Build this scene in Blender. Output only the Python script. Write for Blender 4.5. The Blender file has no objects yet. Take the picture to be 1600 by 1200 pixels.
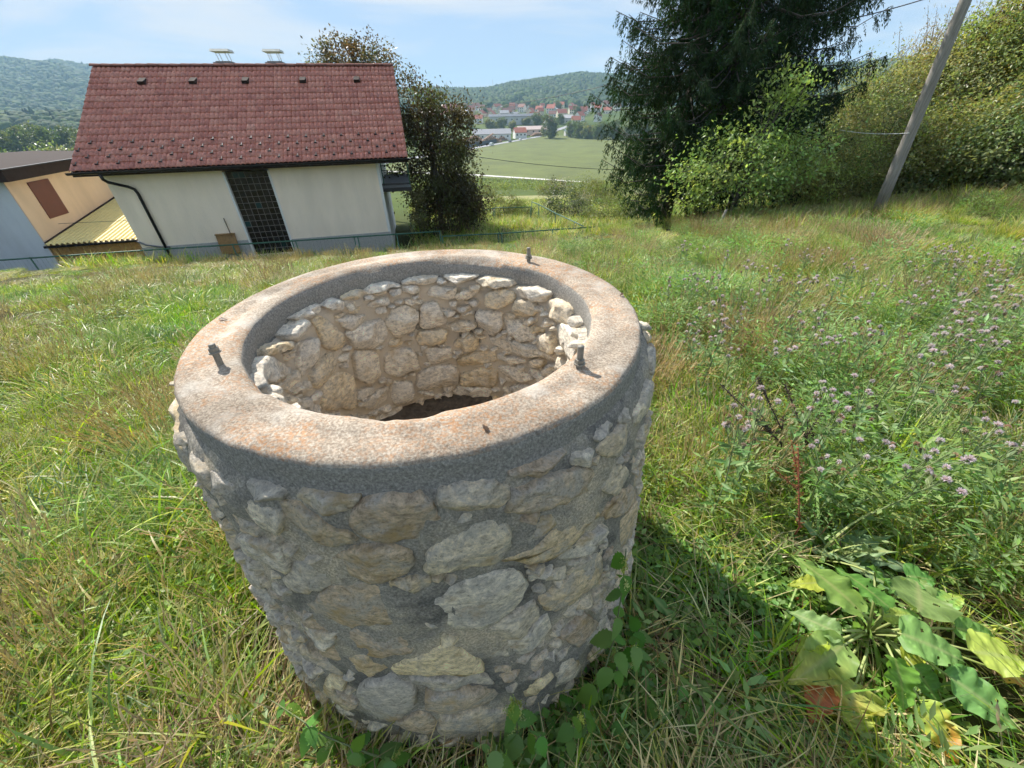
import bpy, math, random
import numpy as np
from mathutils import Matrix, Vector

# ------------------------------------------------------------------ camera / light
SC = bpy.context.scene
COL = SC.collection
CAMZ = 1.6
FPX = 616.0
PITCH = math.radians(35.16)
ROLL = math.radians(-1.23)
cp, sp = math.cos(PITCH), math.sin(PITCH)
FW = np.array([0, cp, -sp]); _ri = np.array([1.0, 0, 0]); _up = np.array([0, sp, cp])
RI = _ri * math.cos(ROLL) + _up * math.sin(ROLL)
UP = _up * math.cos(ROLL) - _ri * math.sin(ROLL)
cd = bpy.data.cameras.new('camera'); cam = bpy.data.objects.new('camera', cd); COL.objects.link(cam)
cd.sensor_fit = 'HORIZONTAL'; cd.sensor_width = 36.0; cd.lens = 36.0 * FPX / 1600.0
cd.clip_start = 0.02; cd.clip_end = 20000
cam.matrix_world = Matrix(((RI[0], UP[0], -FW[0], 0), (RI[1], UP[1], -FW[1], 0), (RI[2], UP[2], -FW[2], CAMZ), (0, 0, 0, 1)))
SC.camera = cam

SUN_EL = math.radians(44); SUN_AZ = math.radians(-39.7)          # azimuth from +Y, clockwise
SUND = Vector((math.sin(SUN_AZ) * math.cos(SUN_EL), math.cos(SUN_AZ) * math.cos(SUN_EL), math.sin(SUN_EL)))
wd = bpy.data.worlds.new('World'); SC.world = wd; wd.use_nodes = True
nt = wd.node_tree; nt.nodes.clear()
sky = nt.nodes.new('ShaderNodeTexSky'); sky.sky_type = 'NISHITA'; sky.sun_disc = False
sky.sun_elevation = SUN_EL; sky.sun_rotation = SUN_AZ; sky.air_density = 1.0; sky.dust_density = 0.4; sky.ozone_density = 1.6
tc = nt.nodes.new('ShaderNodeTexCoord')
mp = nt.nodes.new('ShaderNodeMapping'); mp.inputs['Scale'].default_value = (1.0, 2.2, 7.0); mp.inputs['Rotation'].default_value = (0, 0.12, 0.5)
nz = nt.nodes.new('ShaderNodeTexNoise'); nz.inputs['Scale'].default_value = 2.2; nz.inputs['Detail'].default_value = 7; nz.inputs['Roughness'].default_value = 0.55; nz.inputs['Distortion'].default_value = 0.6
cr = nt.nodes.new('ShaderNodeValToRGB'); cr.color_ramp.elements[0].position = 0.42; cr.color_ramp.elements[1].position = 0.66
cr.color_ramp.elements[0].color = (0, 0, 0, 1); cr.color_ramp.elements[1].color = (0.9, 0.9, 0.9, 1)
veil = nt.nodes.new('ShaderNodeMixRGB'); veil.inputs['Fac'].default_value = 0.93; veil.inputs['Color2'].default_value = (1.40, 1.92, 2.72, 1)   # thin high haze over the whole sky
mx = nt.nodes.new('ShaderNodeMixRGB'); mx.inputs['Color2'].default_value = (2.75, 2.85, 3.0, 1)
bg = nt.nodes.new('ShaderNodeBackground'); bg.inputs['Strength'].default_value = 0.13
wo = nt.nodes.new('ShaderNodeOutputWorld')
nt.links.new(tc.outputs['Generated'], mp.inputs['Vector']); nt.links.new(mp.outputs['Vector'], nz.inputs['Vector'])
nt.links.new(nz.outputs['Fac'], cr.inputs['Fac']); nt.links.new(cr.outputs['Color'], mx.inputs['Fac'])
nt.links.new(sky.outputs['Color'], veil.inputs['Color1']); nt.links.new(veil.outputs['Color'], mx.inputs['Color1']); nt.links.new(mx.outputs['Color'], bg.inputs['Color']); nt.links.new(bg.outputs['Background'], wo.inputs['Surface'])
sl = bpy.data.lights.new('sun', 'SUN'); sl.energy = 3.4; sl.angle = math.radians(0.5); sl.color = (1.0, 0.95, 0.87)
so = bpy.data.objects.new('sun', sl); COL.objects.link(so); so.rotation_euler = SUND.to_track_quat('Z', 'Y').to_euler(); so.location = (-20, 25, 30)
SC.view_settings.view_transform = 'Standard'; SC.view_settings.look = 'None'; SC.view_settings.exposure = 1.25; SC.view_settings.gamma = 1.0
SC.render.engine = 'CYCLES'
SC.cycles.max_bounces = 6; SC.cycles.diffuse_bounces = 4; SC.cycles.transmission_bounces = 3; SC.cycles.use_adaptive_sampling = True; SC.cycles.adaptive_threshold = 0.03; SC.cycles.transparent_max_bounces = 8; SC.cycles.volume_bounces = 1
SC.cycles.use_denoising = True; SC.cycles.sample_clamp_indirect = 8


# ------------------------------------------------------------------ helpers
random.seed(7); RNG = np.random.default_rng(7)
def ray(px, py): return ((px - 800) / FPX) * RI - ((py - 600) / FPX) * UP + FW
def at_z(px, py, z): d = ray(px, py); return d * ((z - CAMZ) / d[2]) + np.array([0, 0, CAMZ])
def at_y(px, py, Y): d = ray(px, py); return d * (Y / d[1]) + np.array([0, 0, CAMZ])
def sm(a, b, x): t = np.clip((np.asarray(x, float) - a) / (b - a), 0, 1); return t * t * (3 - 2 * t)

def _h(i, j, k, s): 
    n = (i * 374761393 + j * 668265263 + k * 1274126177 + s * 974634777) & 0xFFFFFFFF
    n = ((n ^ (n >> 13)) * 1274126177) & 0xFFFFFFFF
    return ((n ^ (n >> 16)) & 0xFFFF) / 65535.0
def vnoise(P, scale, seed=0, octaves=3):
    P = np.atleast_2d(np.asarray(P, float)) * scale; out = np.zeros(len(P)); amp = 1.0; tot = 0
    for o in range(octaves):
        Q = P * (2 ** o); I = np.floor(Q).astype(np.int64); f = Q - I; f = f * f * (3 - 2 * f); v = 0
        for dx in (0, 1):
            for dy in (0, 1):
                for dz in (0, 1):
                    w = (f[:, 0] if dx else 1 - f[:, 0]) * (f[:, 1] if dy else 1 - f[:, 1]) * (f[:, 2] if dz else 1 - f[:, 2])
                    v = v + w * _h(I[:, 0] + dx, I[:, 1] + dy, I[:, 2] + dz, seed + o)
        out += amp * (v - 0.5) * 2; tot += amp; amp *= 0.5
    return out / tot

def mesh(name, V, F, mat=None, smooth=False, cols=None):
    me = bpy.data.meshes.new(name); V = np.asarray(V, np.float32)
    if isinstance(F, np.ndarray):
        k = F.shape[1]; me.vertices.add(len(V)); me.vertices.foreach_set('co', V.ravel())
        me.loops.add(F.size); me.loops.foreach_set('vertex_index', F.astype(np.int32).ravel())
        me.polygons.add(len(F)); me.polygons.foreach_set('loop_start', np.arange(0, F.size, k, dtype=np.int32))
        me.update(calc_edges=True)
    else:
        me.from_pydata(V.tolist(), [], [tuple(int(i) for i in f) for f in F]); me.update()
    if smooth: me.polygons.foreach_set('use_smooth', np.ones(len(me.polygons), bool))
    if cols is not None:
        a = me.color_attributes.new('col', 'FLOAT_COLOR', 'POINT'); c = np.asarray(cols, np.float32)
        if c.shape[1] == 3: c = np.hstack([c, np.ones((len(c), 1), np.float32)])
        a.data.foreach_set('color', c.ravel())
    if mat: me.materials.append(mat)
    return me
def link(name, me, parent=None, loc=None, rotz=None):
    o = bpy.data.objects.new(name, me); COL.objects.link(o)
    if parent: o.parent = parent
    if loc is not None: o.location = loc
    if rotz is not None: o.rotation_euler = (0, 0, rotz)
    return o
def tag(o, label=None, cat=None, group=None, kind=None):
    if label: o['label'] = label
    if cat: o['category'] = cat
    if group: o['group'] = group
    if kind: o['kind'] = kind
    return o
def empty(name, loc, rotz=0, label=None, cat=None, group=None):
    o = bpy.data.objects.new(name, None); COL.objects.link(o); o.location = loc; o.rotation_euler = (0, 0, rotz); o.empty_display_size = 0.2
    return tag(o, label, cat, group)
def copy_tree(o, parent=None):
    c = o.copy(); COL.objects.link(c); c.parent = parent
    for ch in list(o.children): copy_tree(ch, c)
    return c

class MB:
    def __init__(s): s.V = []; s.F = []
    def add(s, V, F):
        b = len(s.V); s.V.extend([tuple(v) for v in V]); s.F.extend([tuple(i + b for i in f) for f in F]); return s
    def box(s, lo, hi, M=None):
        x0, y0, z0 = lo; x1, y1, z1 = hi
        V = [(x0, y0, z0), (x1, y0, z0), (x1, y1, z0), (x0, y1, z0), (x0, y0, z1), (x1, y0, z1), (x1, y1, z1), (x0, y1, z1)]
        if M is not None: V = [tuple(M @ Vector(v)) for v in V]
        return s.add(V, [(0, 3, 2, 1), (4, 5, 6, 7), (0, 1, 5, 4), (1, 2, 6, 5), (2, 3, 7, 6), (3, 0, 4, 7)])
    def tube(s, pts, r, n=8, cap=True):
        pts = [np.asarray(p, float) for p in pts]; m = len(pts); rs = r if hasattr(r, '__len__') else [r] * m
        V = []; prev = None
        for i, p in enumerate(pts):
            d = pts[min(i + 1, m - 1)] - pts[max(i - 1, 0)]; d = d / (np.linalg.norm(d) + 1e-9)
            if prev is None:
                a = np.array([0, 0, 1.0]) if abs(d[2]) < 0.9 else np.array([1.0, 0, 0])
            else: a = prev
            e1 = a - d * (a @ d); e1 /= np.linalg.norm(e1) + 1e-9; e2 = np.cross(d, e1); prev = e1
            for k in range(n):
                t = 2 * math.pi * k / n; V.append(p + rs[i] * (math.cos(t) * e1 + math.sin(t) * e2))
        F = []
        for i in range(m - 1):
            for k in range(n):
                F.append((i * n + k, i * n + (k + 1) % n, (i + 1) * n + (k + 1) % n, (i + 1) * n + k))
        if cap: F.append(tuple(range(n))[::-1]); F.append(tuple((m - 1) * n + k for k in range(n)))
        return s.add(V, F)
    def quad(s, a, b, c, d): return s.add([a, b, c, d], [(0, 1, 2, 3)])
    def mesh(s, name, mat, smooth=False): return mesh(name, s.V, s.F, mat, smooth)
    def build(s, name, mat, parent=None, smooth=False): return link(name, s.mesh(name, mat, smooth), parent)

def grid_faces(nu, nv, wrap=False):
    F = []
    for i in range(nu if wrap else nu - 1):
        for j in range(nv - 1):
            i2 = (i + 1) % nu; F.append((i * nv + j, i2 * nv + j, i2 * nv + j + 1, i * nv + j + 1))
    return np.array(F)

# ------------------------------------------------------------------ materials
def newmat(name):
    m = bpy.data.materials.new(name); m.use_nodes = True; n = m.node_tree.nodes; b = n['Principled BSDF']; return m, n, m.node_tree.links, b
def ramp(n, stops):
    r = n.new('ShaderNodeValToRGB'); e = r.color_ramp.elements
    while len(e) < len(stops): e.new(0.5)
    for el, (p, c) in zip(e, stops): el.position = p; el.color = (*c, 1) if len(c) == 3 else c
    return r
def noise(n, l, scale, detail=6, rough=0.6, vec=None, dist=0.0):
    t = n.new('ShaderNodeTexNoise'); t.inputs['Scale'].default_value = scale; t.inputs['Detail'].default_value = detail; t.inputs['Roughness'].default_value = rough; t.inputs['Distortion'].default_value = dist
    if vec is not None: l.new(vec, t.inputs['Vector'])
    return t
def mixc(n, l, fac, a, b, mode='MIX'):
    m = n.new('ShaderNodeMixRGB'); m.blend_type = mode
    for i, v in enumerate((fac, a, b)):
        if v is None: continue
        if isinstance(v, (int, float)): m.inputs[i].default_value = v
        elif isinstance(v, tuple): m.inputs[i].default_value = (*v, 1) if len(v) == 3 else v
        else: l.new(v, m.inputs[i])
    return m.outputs['Color']
def bump(n, l, b, h, dist, strength=1.0):
    bp = n.new('ShaderNodeBump'); bp.inputs['Distance'].default_value = dist; bp.inputs['Strength'].default_value = strength; l.new(h, bp.inputs['Height']); l.new(bp.outputs['Normal'], b.inputs['Normal']); return bp
def plain(name, c, rough=0.6, metal=0.0, var=0.12, nscale=8.0, bmp=0.0, bscale=60.0):
    m, n, l, b = newmat(name); g = n.new('ShaderNodeTexCoord').outputs['Object']
    t = noise(n, l, nscale, 6, 0.65, g); r = ramp(n, [(0.3, tuple(x * (1 - var) for x in c)), (0.7, tuple(min(1, x * (1 + var)) for x in c))]); l.new(t.outputs['Fac'], r.inputs['Fac'])
    l.new(r.outputs['Color'], b.inputs['Base Color']); b.inputs['Roughness'].default_value = rough; b.inputs['Metallic'].default_value = metal
    if bmp: bump(n, l, b, noise(n, l, bscale, 4, 0.6, g).outputs['Fac'], bmp)
    return m
def foliage(name, c=None, trans=0.45, rough=0.55, hue=0.03, val=0.35, sat=0.2, spec=0.3):
    """two-sided leaf: per-vertex tint 'col' (or flat c) with a random shift per instance, part light passing through"""
    m = bpy.data.materials.new(name); m.use_nodes = True; n = m.node_tree.nodes; l = m.node_tree.links; n.clear()
    out = n.new('ShaderNodeOutputMaterial'); b = n.new('ShaderNodeBsdfPrincipled'); tr = n.new('ShaderNodeBsdfTranslucent'); mixs = n.new('ShaderNodeMixShader')
    if c is None: src = n.new('ShaderNodeAttribute'); src.attribute_name = 'col'; so_ = src.outputs['Color']
    else: src = n.new('ShaderNodeRGB'); src.outputs[0].default_value = (*c, 1); so_ = src.outputs[0]
    oi = n.new('ShaderNodeObjectInfo'); hs = n.new('ShaderNodeHueSaturation')
    def rng(o, a, bb):
        q = n.new('ShaderNodeMapRange'); q.inputs['To Min'].default_value = a; q.inputs['To Max'].default_value = bb; l.new(o, q.inputs['Value']); return q.outputs['Result']
    wn = n.new('ShaderNodeTexWhiteNoise'); wn.noise_dimensions = '1D'; l.new(oi.outputs['Random'], wn.inputs['W'])
    sx = n.new('ShaderNodeSeparateColor'); l.new(wn.outputs['Color'], sx.inputs['Color'])
    l.new(rng(sx.outputs[0], 0.5 - hue, 0.5 + hue), hs.inputs['Hue']); l.new(rng(sx.outputs[1], 1 - sat, 1 + sat), hs.inputs['Saturation']); l.new(rng(sx.outputs[2], 1 - val, 1 + val), hs.inputs['Value'])
    l.new(so_, hs.inputs['Color']); l.new(hs.outputs['Color'], b.inputs['Base Color'])
    b.inputs['Roughness'].default_value = rough; b.inputs['Specular IOR Level'].default_value = spec
    tcol = mixc(n, l, 0.6, hs.outputs['Color'], (1.5, 1.45, 0.5), 'MULTIPLY'); l.new(tcol, tr.inputs['Color'])
    mixs.inputs[0].default_value = trans; l.new(b.outputs[0], mixs.inputs[1]); l.new(tr.outputs[0], mixs.inputs[2]); l.new(mixs.outputs[0], out.inputs['Surface'])
    return m

# ------------------------------------------------------------------ terrain
HT = 15.0
EL2 = np.array([-0.97497025 * HT, HT]); ER2 = np.array([-0.21878923, 1.0]) * HT * 0.10124301 / 0.08691159
HL = float(np.linalg.norm(ER2 - EL2)); HU = (ER2 - EL2) / HL; HW = np.array([-HU[1], HU[0]]); HANG = math.atan2(HU[1], HU[0])
EAVE_Z = 0.0814; RIDGE_Z = 3.13; RIDGE_W = 4.4
def hp(u, w, z=0.0): p = EL2 + u * HU + w * HW; return np.array([p[0], p[1], z])
_pts = [(-0.24, 0.4, 0.0, 9), (-0.24, 1.05, -0.02, 9), (0.9, 0.8, 0.0, 9), (-1.4, 0.8, -0.03, 9), (0, -4, 0.15, 3), (-8, -5, 0.1, 1), (8, -5, 0.7, 1), (-4.5, 4, -0.40, 2), (4.5, 4, -0.12, 2), (0, 5, -0.38, 3), (0.5, 9, -1.2, 2), (0, 14, -2.5, 2), (-8.4, 12, -2.35, 2),
        (7.3, 16, -2.15, 2), (6.6, 17.5, -2.25, 2), (10.2, 11.5, -0.75, 2), (11.3, 9, -0.6, 2), (7.9, 11, -1.4, 2), (6.1, 12, -1.7, 2), (16, 10, -0.35, 1.5), (-16, 8, -1.2, 1), (14, 4, 0.1, 1)]
for _u, _z in ((-3, -2.75), (0, -2.85), (5, -3.0), (10, -3.15), (14, -3.3), (18, -3.3)):
    _p = hp(_u, -1.0); _pts.append((_p[0], _p[1], _z, 3))
_A = np.array([[x, y, x * x, x * y, y * y, x * y * y, y ** 3, 1.0] for x, y, z, w in _pts]); _b = np.array([q[2] for q in _pts]); _w = np.array([q[3] for q in _pts])
_coef = np.linalg.lstsq(_A * _w[:, None], _b * _w, rcond=None)[0]
_PY = np.array([18, 22, 26, 40, 80, 140, 182, 200, 540, 620, 720, 900, 1200, 9000.0]); _PZ = np.array([-3.3, -3.75, -4.3, -6.2, -12.5, -21.5, -27.2, -28, -28, -21, -13, -4, -1, 0])
_sky = [(-75, 3.0), (-60, 3.1), (-50, 3.2), (-44.6, 3.38), (-42.75, 3.44), (-41.1, 3.66), (-39.6, 3.3), (-38.7, 2.99), (-33, 2.2), (-24, 1.6), (-15, 1.7), (-7.39, 1.75), (-2.24, 1.62), (0.75, 2.2), (4.43, 2.42), (8.38, 2.9), (10.2, 2.7), (16, 2.3), (30, 2.6), (50, 3.0), (75, 3)]
_saz = np.array([a for a, e in _sky]); _sel = np.array([e for a, e in _sky])
def gz(x, y):
    x = np.asarray(x, float); y = np.asarray(y, float)
    xc = np.clip(x, -18, 18); yc = np.clip(y, -6, 19)
    near = _coef @ np.array([xc, yc, xc * xc, xc * yc, yc * yc, xc * yc * yc, yc ** 3, np.ones_like(xc)])
    near = near + np.clip(x - 13.5, 0, 40) * 0.12 * sm(0, 4, x - 13.5) * sm(60, 20, y)          # bank on the right
    near = near + 0.05 * np.clip(-6 - y, 0, 200)
    r = np.hypot(x, y); az = np.degrees(np.arctan2(x, np.maximum(y, 1e-6)))
    rr = np.where(y > 0, r * np.maximum(np.cos(np.radians(az)), 0.45), 0)
    far = np.interp(rr, _PY, _PZ)
    left = sm(-30, -38, az)
    far = np.where(rr > 540, far * (1 - left) + left * np.interp(r, [0, 560, 950, 1200, 9000], [-28, -28, -3, -6, -6]), far)
    far = far + 9.0 * sm(14, 40, az) * sm(25, 60, rr) * sm(400, 150, rr)
    # hills on the skyline
    rid = 1900 + 1300 * sm(-10, -36, az); st = 950 + 250 * sm(-10, -36, az)
    H = CAMZ + np.tan(np.radians(np.interp(az, _saz, _sel))) * rid - 9
    bump_ = 1 + 0.10 * np.sin(az * 0.9 + r / 170) * sm(st, rid, r) * (1 - sm(rid - 350, rid - 60, r)) 
    hill = sm(st, rid, r) * bump_
    far = np.where(y > 0, far * (1 - hill) + H * hill - 0.10 * np.clip(r - rid, 0, 5000) * 0.35, far)
    k = sm(18, 24, np.where(y > 0, y, 0)) 
    return near * (1 - k) + far * k

az_f = np.concatenate([np.arange(-72, 72.01, 0.5), np.arange(76, 285, 4.0)])
rad = np.concatenate([[0.15], 0.15 + np.geomspace(0.15, 4000, 330)])
AZ, RD = np.meshgrid(np.radians(az_f), rad, indexing='ij'); GX = RD * np.sin(AZ); GY = RD * np.cos(AZ)
GZ = gz(GX.ravel(), GY.ravel())
GV = np.stack([GX.ravel(), GY.ravel(), GZ], 1)
_near = np.hypot(GV[:, 0], GV[:, 1]) < 40
GV[:, 2] += np.where(_near, 0.018 * vnoise(GV * [1, 1, 0], 2.2, 3) , 0)
GF = grid_faces(len(az_f), len(rad), wrap=True)[:, ::-1]
GF = np.vstack([GF]); 
cap = len(GV); GV = np.vstack([GV, [[0, 0, float(gz(0, 0))]]])

mg, n, l, b = newmat('soil_and_thatch'); g = n.new('ShaderNodeTexCoord').outputs['Object']
n1 = noise(n, l, 1.3, 5, 0.6, g); n2 = noise(n, l, 45, 8, 0.75, g); n3 = noise(n, l, 0.02, 4, 0.5, g)
ca = ramp(n, [(0.3, (0.018, 0.014, 0.008)), (0.55, (0.045, 0.036, 0.018)), (0.8, (0.10, 0.08, 0.045))]); l.new(n2.outputs['Fac'], ca.inputs['Fac'])
cb = ramp(n, [(0.35, (0.06, 0.085, 0.022)), (0.65, (0.13, 0.135, 0.045))]); l.new(n1.outputs['Fac'], cb.inputs['Fac'])
near_c = mixc(n, l, 0.40, ca.outputs['Color'], cb.outputs['Color'])
far_c = ramp(n, [(0.35, (0.06, 0.09, 0.022)), (0.6, (0.10, 0.13, 0.034)), (0.8, (0.14, 0.14, 0.05))]); l.new(n3.outputs['Fac'], far_c.inputs['Fac'])
ln = n.new('ShaderNodeVectorMath'); ln.operation = 'LENGTH'; l.new(g, ln.inputs[0])
mr = n.new('ShaderNodeMapRange'); mr.inputs['From Min'].default_value = 15; mr.inputs['From Max'].default_value = 45; l.new(ln.outputs['Value'], mr.inputs['Value'])
l.new(mixc(n, l, mr.outputs['Result'], near_c, far_c.outputs['Color']), b.inputs['Base Color']); b.inputs['Roughness'].default_value = 0.95; b.inputs['Specular IOR Level'].default_value = 0.1
bump(n, l, b, n2.outputs['Fac'], 0.012)
ground = link('ground', mesh('ground', GV, [tuple(f) for f in GF] + [(cap, ((i + 1) % len(az_f)) * len(rad), i * len(rad)) for i in range(len(az_f))], mg, True)); tag(ground, 'grassy hillside falling away to a flat green valley', None, None, 'structure')

# ------------------------------------------------------------------ the stone well
WC = np.array([-0.2429, 1.0532]); RIM_R, RIM_I, RIM_T, RIM_B = 0.600, 0.4655, 1.126, 1.062
def ro(z): return 0.712 - 0.072 * np.clip(np.asarray(z, float) / 1.06, -0.2, 1)
RIN = 0.445
def wall_lean(z): return 0.028 * np.clip(np.asarray(z, float) / 1.06, 0, 1.05)        # the wall leans back a little: its front is flush with the rim
# rim material: weathered concrete, lichen on the upper face only
def concrete(name, top=True):
    tan = top == 'tan'; top = top is True
    m, n, l, b = newmat(name); tc_ = n.new('ShaderNodeTexCoord'); g = tc_.outputs['Object']
    big = noise(n, l, 5.5, 6, 0.65, g, 0.4); mid = noise(n, l, 38, 6, 0.7, g); fine = noise(n, l, 190, 5, 0.75, g); spk = noise(n, l, 110, 3, 0.7, g)
    base = ramp(n, [(0.34, (0.12, 0.10, 0.085)), (0.48, (0.34, 0.295, 0.24)), (0.60, (0.62, 0.555, 0.465))]); l.new(fine.outputs['Fac'], base.inputs['Fac'])
    if top:
        pink = mixc(n, l, 0.30, base.outputs['Color'], (0.48, 0.375, 0.28))
        om = ramp(n, [(0.44, (0.06, 0.06, 0.06)), (0.60, (1, 1, 1))]); l.new(big.outputs['Fac'], om.inputs['Fac'])
        om2 = ramp(n, [(0.45, (0, 0, 0)), (0.60, (0.72, 0.72, 0.72))]); l.new(spk.outputs['Fac'], om2.inputs['Fac'])
        fac = mixc(n, l, 1.0, om.outputs['Color'], om2.outputs['Color'], 'MULTIPLY')
        c = mixc(n, l, fac, pink, (0.50, 0.24, 0.095))
        pale = ramp(n, [(0.52, (0, 0, 0)), (0.66, (0.75, 0.75, 0.75))]); l.new(noise(n, l, 9, 5, 0.6, g).outputs['Fac'], pale.inputs['Fac'])
        c = mixc(n, l, mixc(n, l, 0.75, pale.outputs['Color'], mid.outputs['Fac'], 'MULTIPLY'), c, (0.62, 0.58, 0.52))
        stn = ramp(n, [(0.38, (0.66, 0.65, 0.63)), (0.58, (1.08, 1.07, 1.05))]); l.new(noise(n, l, 3.2, 5, 0.7, g, 0.8).outputs['Fac'], stn.inputs['Fac']); c = mixc(n, l, 1.0, c, stn.outputs['Color'], 'MULTIPLY')
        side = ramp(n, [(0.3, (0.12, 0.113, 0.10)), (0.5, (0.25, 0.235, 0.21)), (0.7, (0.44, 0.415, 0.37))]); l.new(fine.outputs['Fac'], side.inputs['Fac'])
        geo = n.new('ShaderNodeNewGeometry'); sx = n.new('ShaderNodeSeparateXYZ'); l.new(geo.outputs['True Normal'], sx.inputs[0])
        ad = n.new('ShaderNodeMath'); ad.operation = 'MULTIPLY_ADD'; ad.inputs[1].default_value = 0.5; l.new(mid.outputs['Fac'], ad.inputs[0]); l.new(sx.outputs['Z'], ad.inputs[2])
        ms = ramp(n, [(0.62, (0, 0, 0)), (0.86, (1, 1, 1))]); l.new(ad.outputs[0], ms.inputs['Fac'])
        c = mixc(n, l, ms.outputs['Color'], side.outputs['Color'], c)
    else:
        dk = ramp(n, [(0.28, (0.135, 0.128, 0.115)), (0.5, (0.31, 0.292, 0.262)), (0.68, (0.54, 0.505, 0.45))]); l.new(fine.outputs['Fac'], dk.inputs['Fac'])
        pm = ramp(n, [(0.36, (0.48, 0.48, 0.48)), (0.5, (1.0, 0.97, 0.91)), (0.64, (1.7, 1.52, 1.24))]); l.new(big.outputs['Fac'], pm.inputs['Fac'])
        c = mixc(n, l, 1.0, dk.outputs['Color'], pm.outputs['Color'], 'MULTIPLY')
        if tan: c = mixc(n, l, 0.75, c, (0.74, 0.63, 0.49))
    l.new(c, b.inputs['Base Color']); b.inputs['Roughness'].default_value = 0.95; b.inputs['Specular IOR Level'].default_value = 0.15
    hsum = n.new('ShaderNodeMath'); hsum.operation = 'MULTIPLY_ADD'; hsum.inputs[1].default_value = 1.4; l.new(mid.outputs['Fac'], hsum.inputs[0]); l.new(fine.outputs['Fac'], hsum.inputs[2])
    bump(n, l, b, hsum.outputs[0], 0.0022 if top else 0.0045); return m
M_RIM = concrete('weathered_rim_concrete', True); M_MORTAR = concrete('grey_mortar', False)

def stonemat(name, tones, grey=0.75, greyc=((0.30, 0.275, 0.24), (0.66, 0.605, 0.52))):
    m, n, l, b = newmat(name); tc_ = n.new('ShaderNodeTexCoord'); oi = n.new('ShaderNodeObjectInfo')
    off = n.new('ShaderNodeVectorMath'); off.operation = 'MULTIPLY_ADD'; off.inputs[1].default_value = (37, 23, 51)
    cmb = n.new('ShaderNodeCombineXYZ'); [l.new(oi.outputs['Random'], cmb.inputs[i]) for i in range(3)]
    l.new(cmb.outputs[0], off.inputs[0]); l.new(tc_.outputs['Object'], off.inputs[2]); g = off.outputs[0]
    tone = ramp(n, tones); l.new(oi.outputs['Random'], tone.inputs['Fac'])
    st = n.new('ShaderNodeMapping'); st.inputs['Scale'].default_value = (1, 1, 1.8); st.inputs['Rotation'].default_value = (0.3, 0.2, 0); l.new(g, st.inputs['Vector'])
    big = noise(n, l, 13, 7, 0.7, g, 0.6); mid = noise(n, l, 48, 9, 0.8, st.outputs[0], 0.3); fine = noise(n, l, 140, 6, 0.8, g)
    v = ramp(n, [(0.34, (0.42, 0.40, 0.37)), (0.5, (1.15, 1.15, 1.15)), (0.64, (1.75, 1.74, 1.68))]); l.new(mid.outputs['Fac'], v.inputs['Fac'])
    c = mixc(n, l, 1.0, tone.outputs['Color'], v.outputs['Color'], 'MULTIPLY')
    gl = ramp(n, [(0.46, (0, 0, 0)), (0.58, (grey, grey, grey))]); l.new(big.outputs['Fac'], gl.inputs['Fac'])
    gc = ramp(n, [(0.38, greyc[0]), (0.60, greyc[1])]); l.new(fine.outputs['Fac'], gc.inputs['Fac'])
    c = mixc(n, l, gl.outputs['Color'], c, gc.outputs['Color'])
    oc = ramp(n, [(0.56, (0, 0, 0)), (0.68, (0.7, 0.7, 0.7))]); l.new(noise(n, l, 8, 5, 0.65, g).outputs['Fac'], oc.inputs['Fac'])
    c = mixc(n, l, oc.outputs['Color'], c, (0.52, 0.35, 0.15))
    dk = ramp(n, [(0.30, (0.75, 0.75, 0.75)), (0.42, (0, 0, 0))]); l.new(fine.outputs['Fac'], dk.inputs['Fac'])
    c = mixc(n, l, dk.outputs['Color'], c, (0.10, 0.085, 0.065))
    l.new(c, b.inputs['Base Color']); b.inputs['Roughness'].default_value = 0.95; b.inputs['Specular IOR Level'].default_value = 0.2
    h = n.new('ShaderNodeMath'); h.operation = 'MULTIPLY_ADD'; h.inputs[1].default_value = 2.0; l.new(mid.outputs['Fac'], h.inputs[0]); l.new(fine.outputs['Fac'], h.inputs[2])
    bump(n, l, b, h.outputs[0], 0.0045); return m
M_STONE = stonemat('outer_limestone', [(0.0, (0.52, 0.465, 0.39)), (0.2, (0.64, 0.545, 0.40)), (0.4, (0.64, 0.50, 0.31)), (0.6, (0.49, 0.375, 0.26)), (0.8, (0.73, 0.62, 0.45)), (1.0, (0.67, 0.60, 0.49))])
M_STONE_IN = stonemat('inner_limestone', [(0.0, (0.74, 0.65, 0.53)), (0.35, (0.80, 0.71, 0.58)), (0.6, (0.76, 0.60, 0.38)), (0.8, (0.78, 0.67, 0.52)), (1.0, (0.86, 0.79, 0.67))], 0.45, ((0.50, 0.45, 0.39), (0.82, 0.76, 0.67)))
M_STONE_PALE = stonemat('pale_sand_limestone', [(0.0, (0.78, 0.62, 0.36)), (1.0, (0.78, 0.65, 0.42))], 0.2)
M_SOIL = plain('dark_well_soil', (0.11, 0.085, 0.06), 0.95, var=0.6, nscale=30, bmp=0.008)
M_STEEL = plain('galvanised_bolt_steel', (0.26, 0.24, 0.20), 0.75, 0.2, var=0.35, nscale=60)

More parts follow.
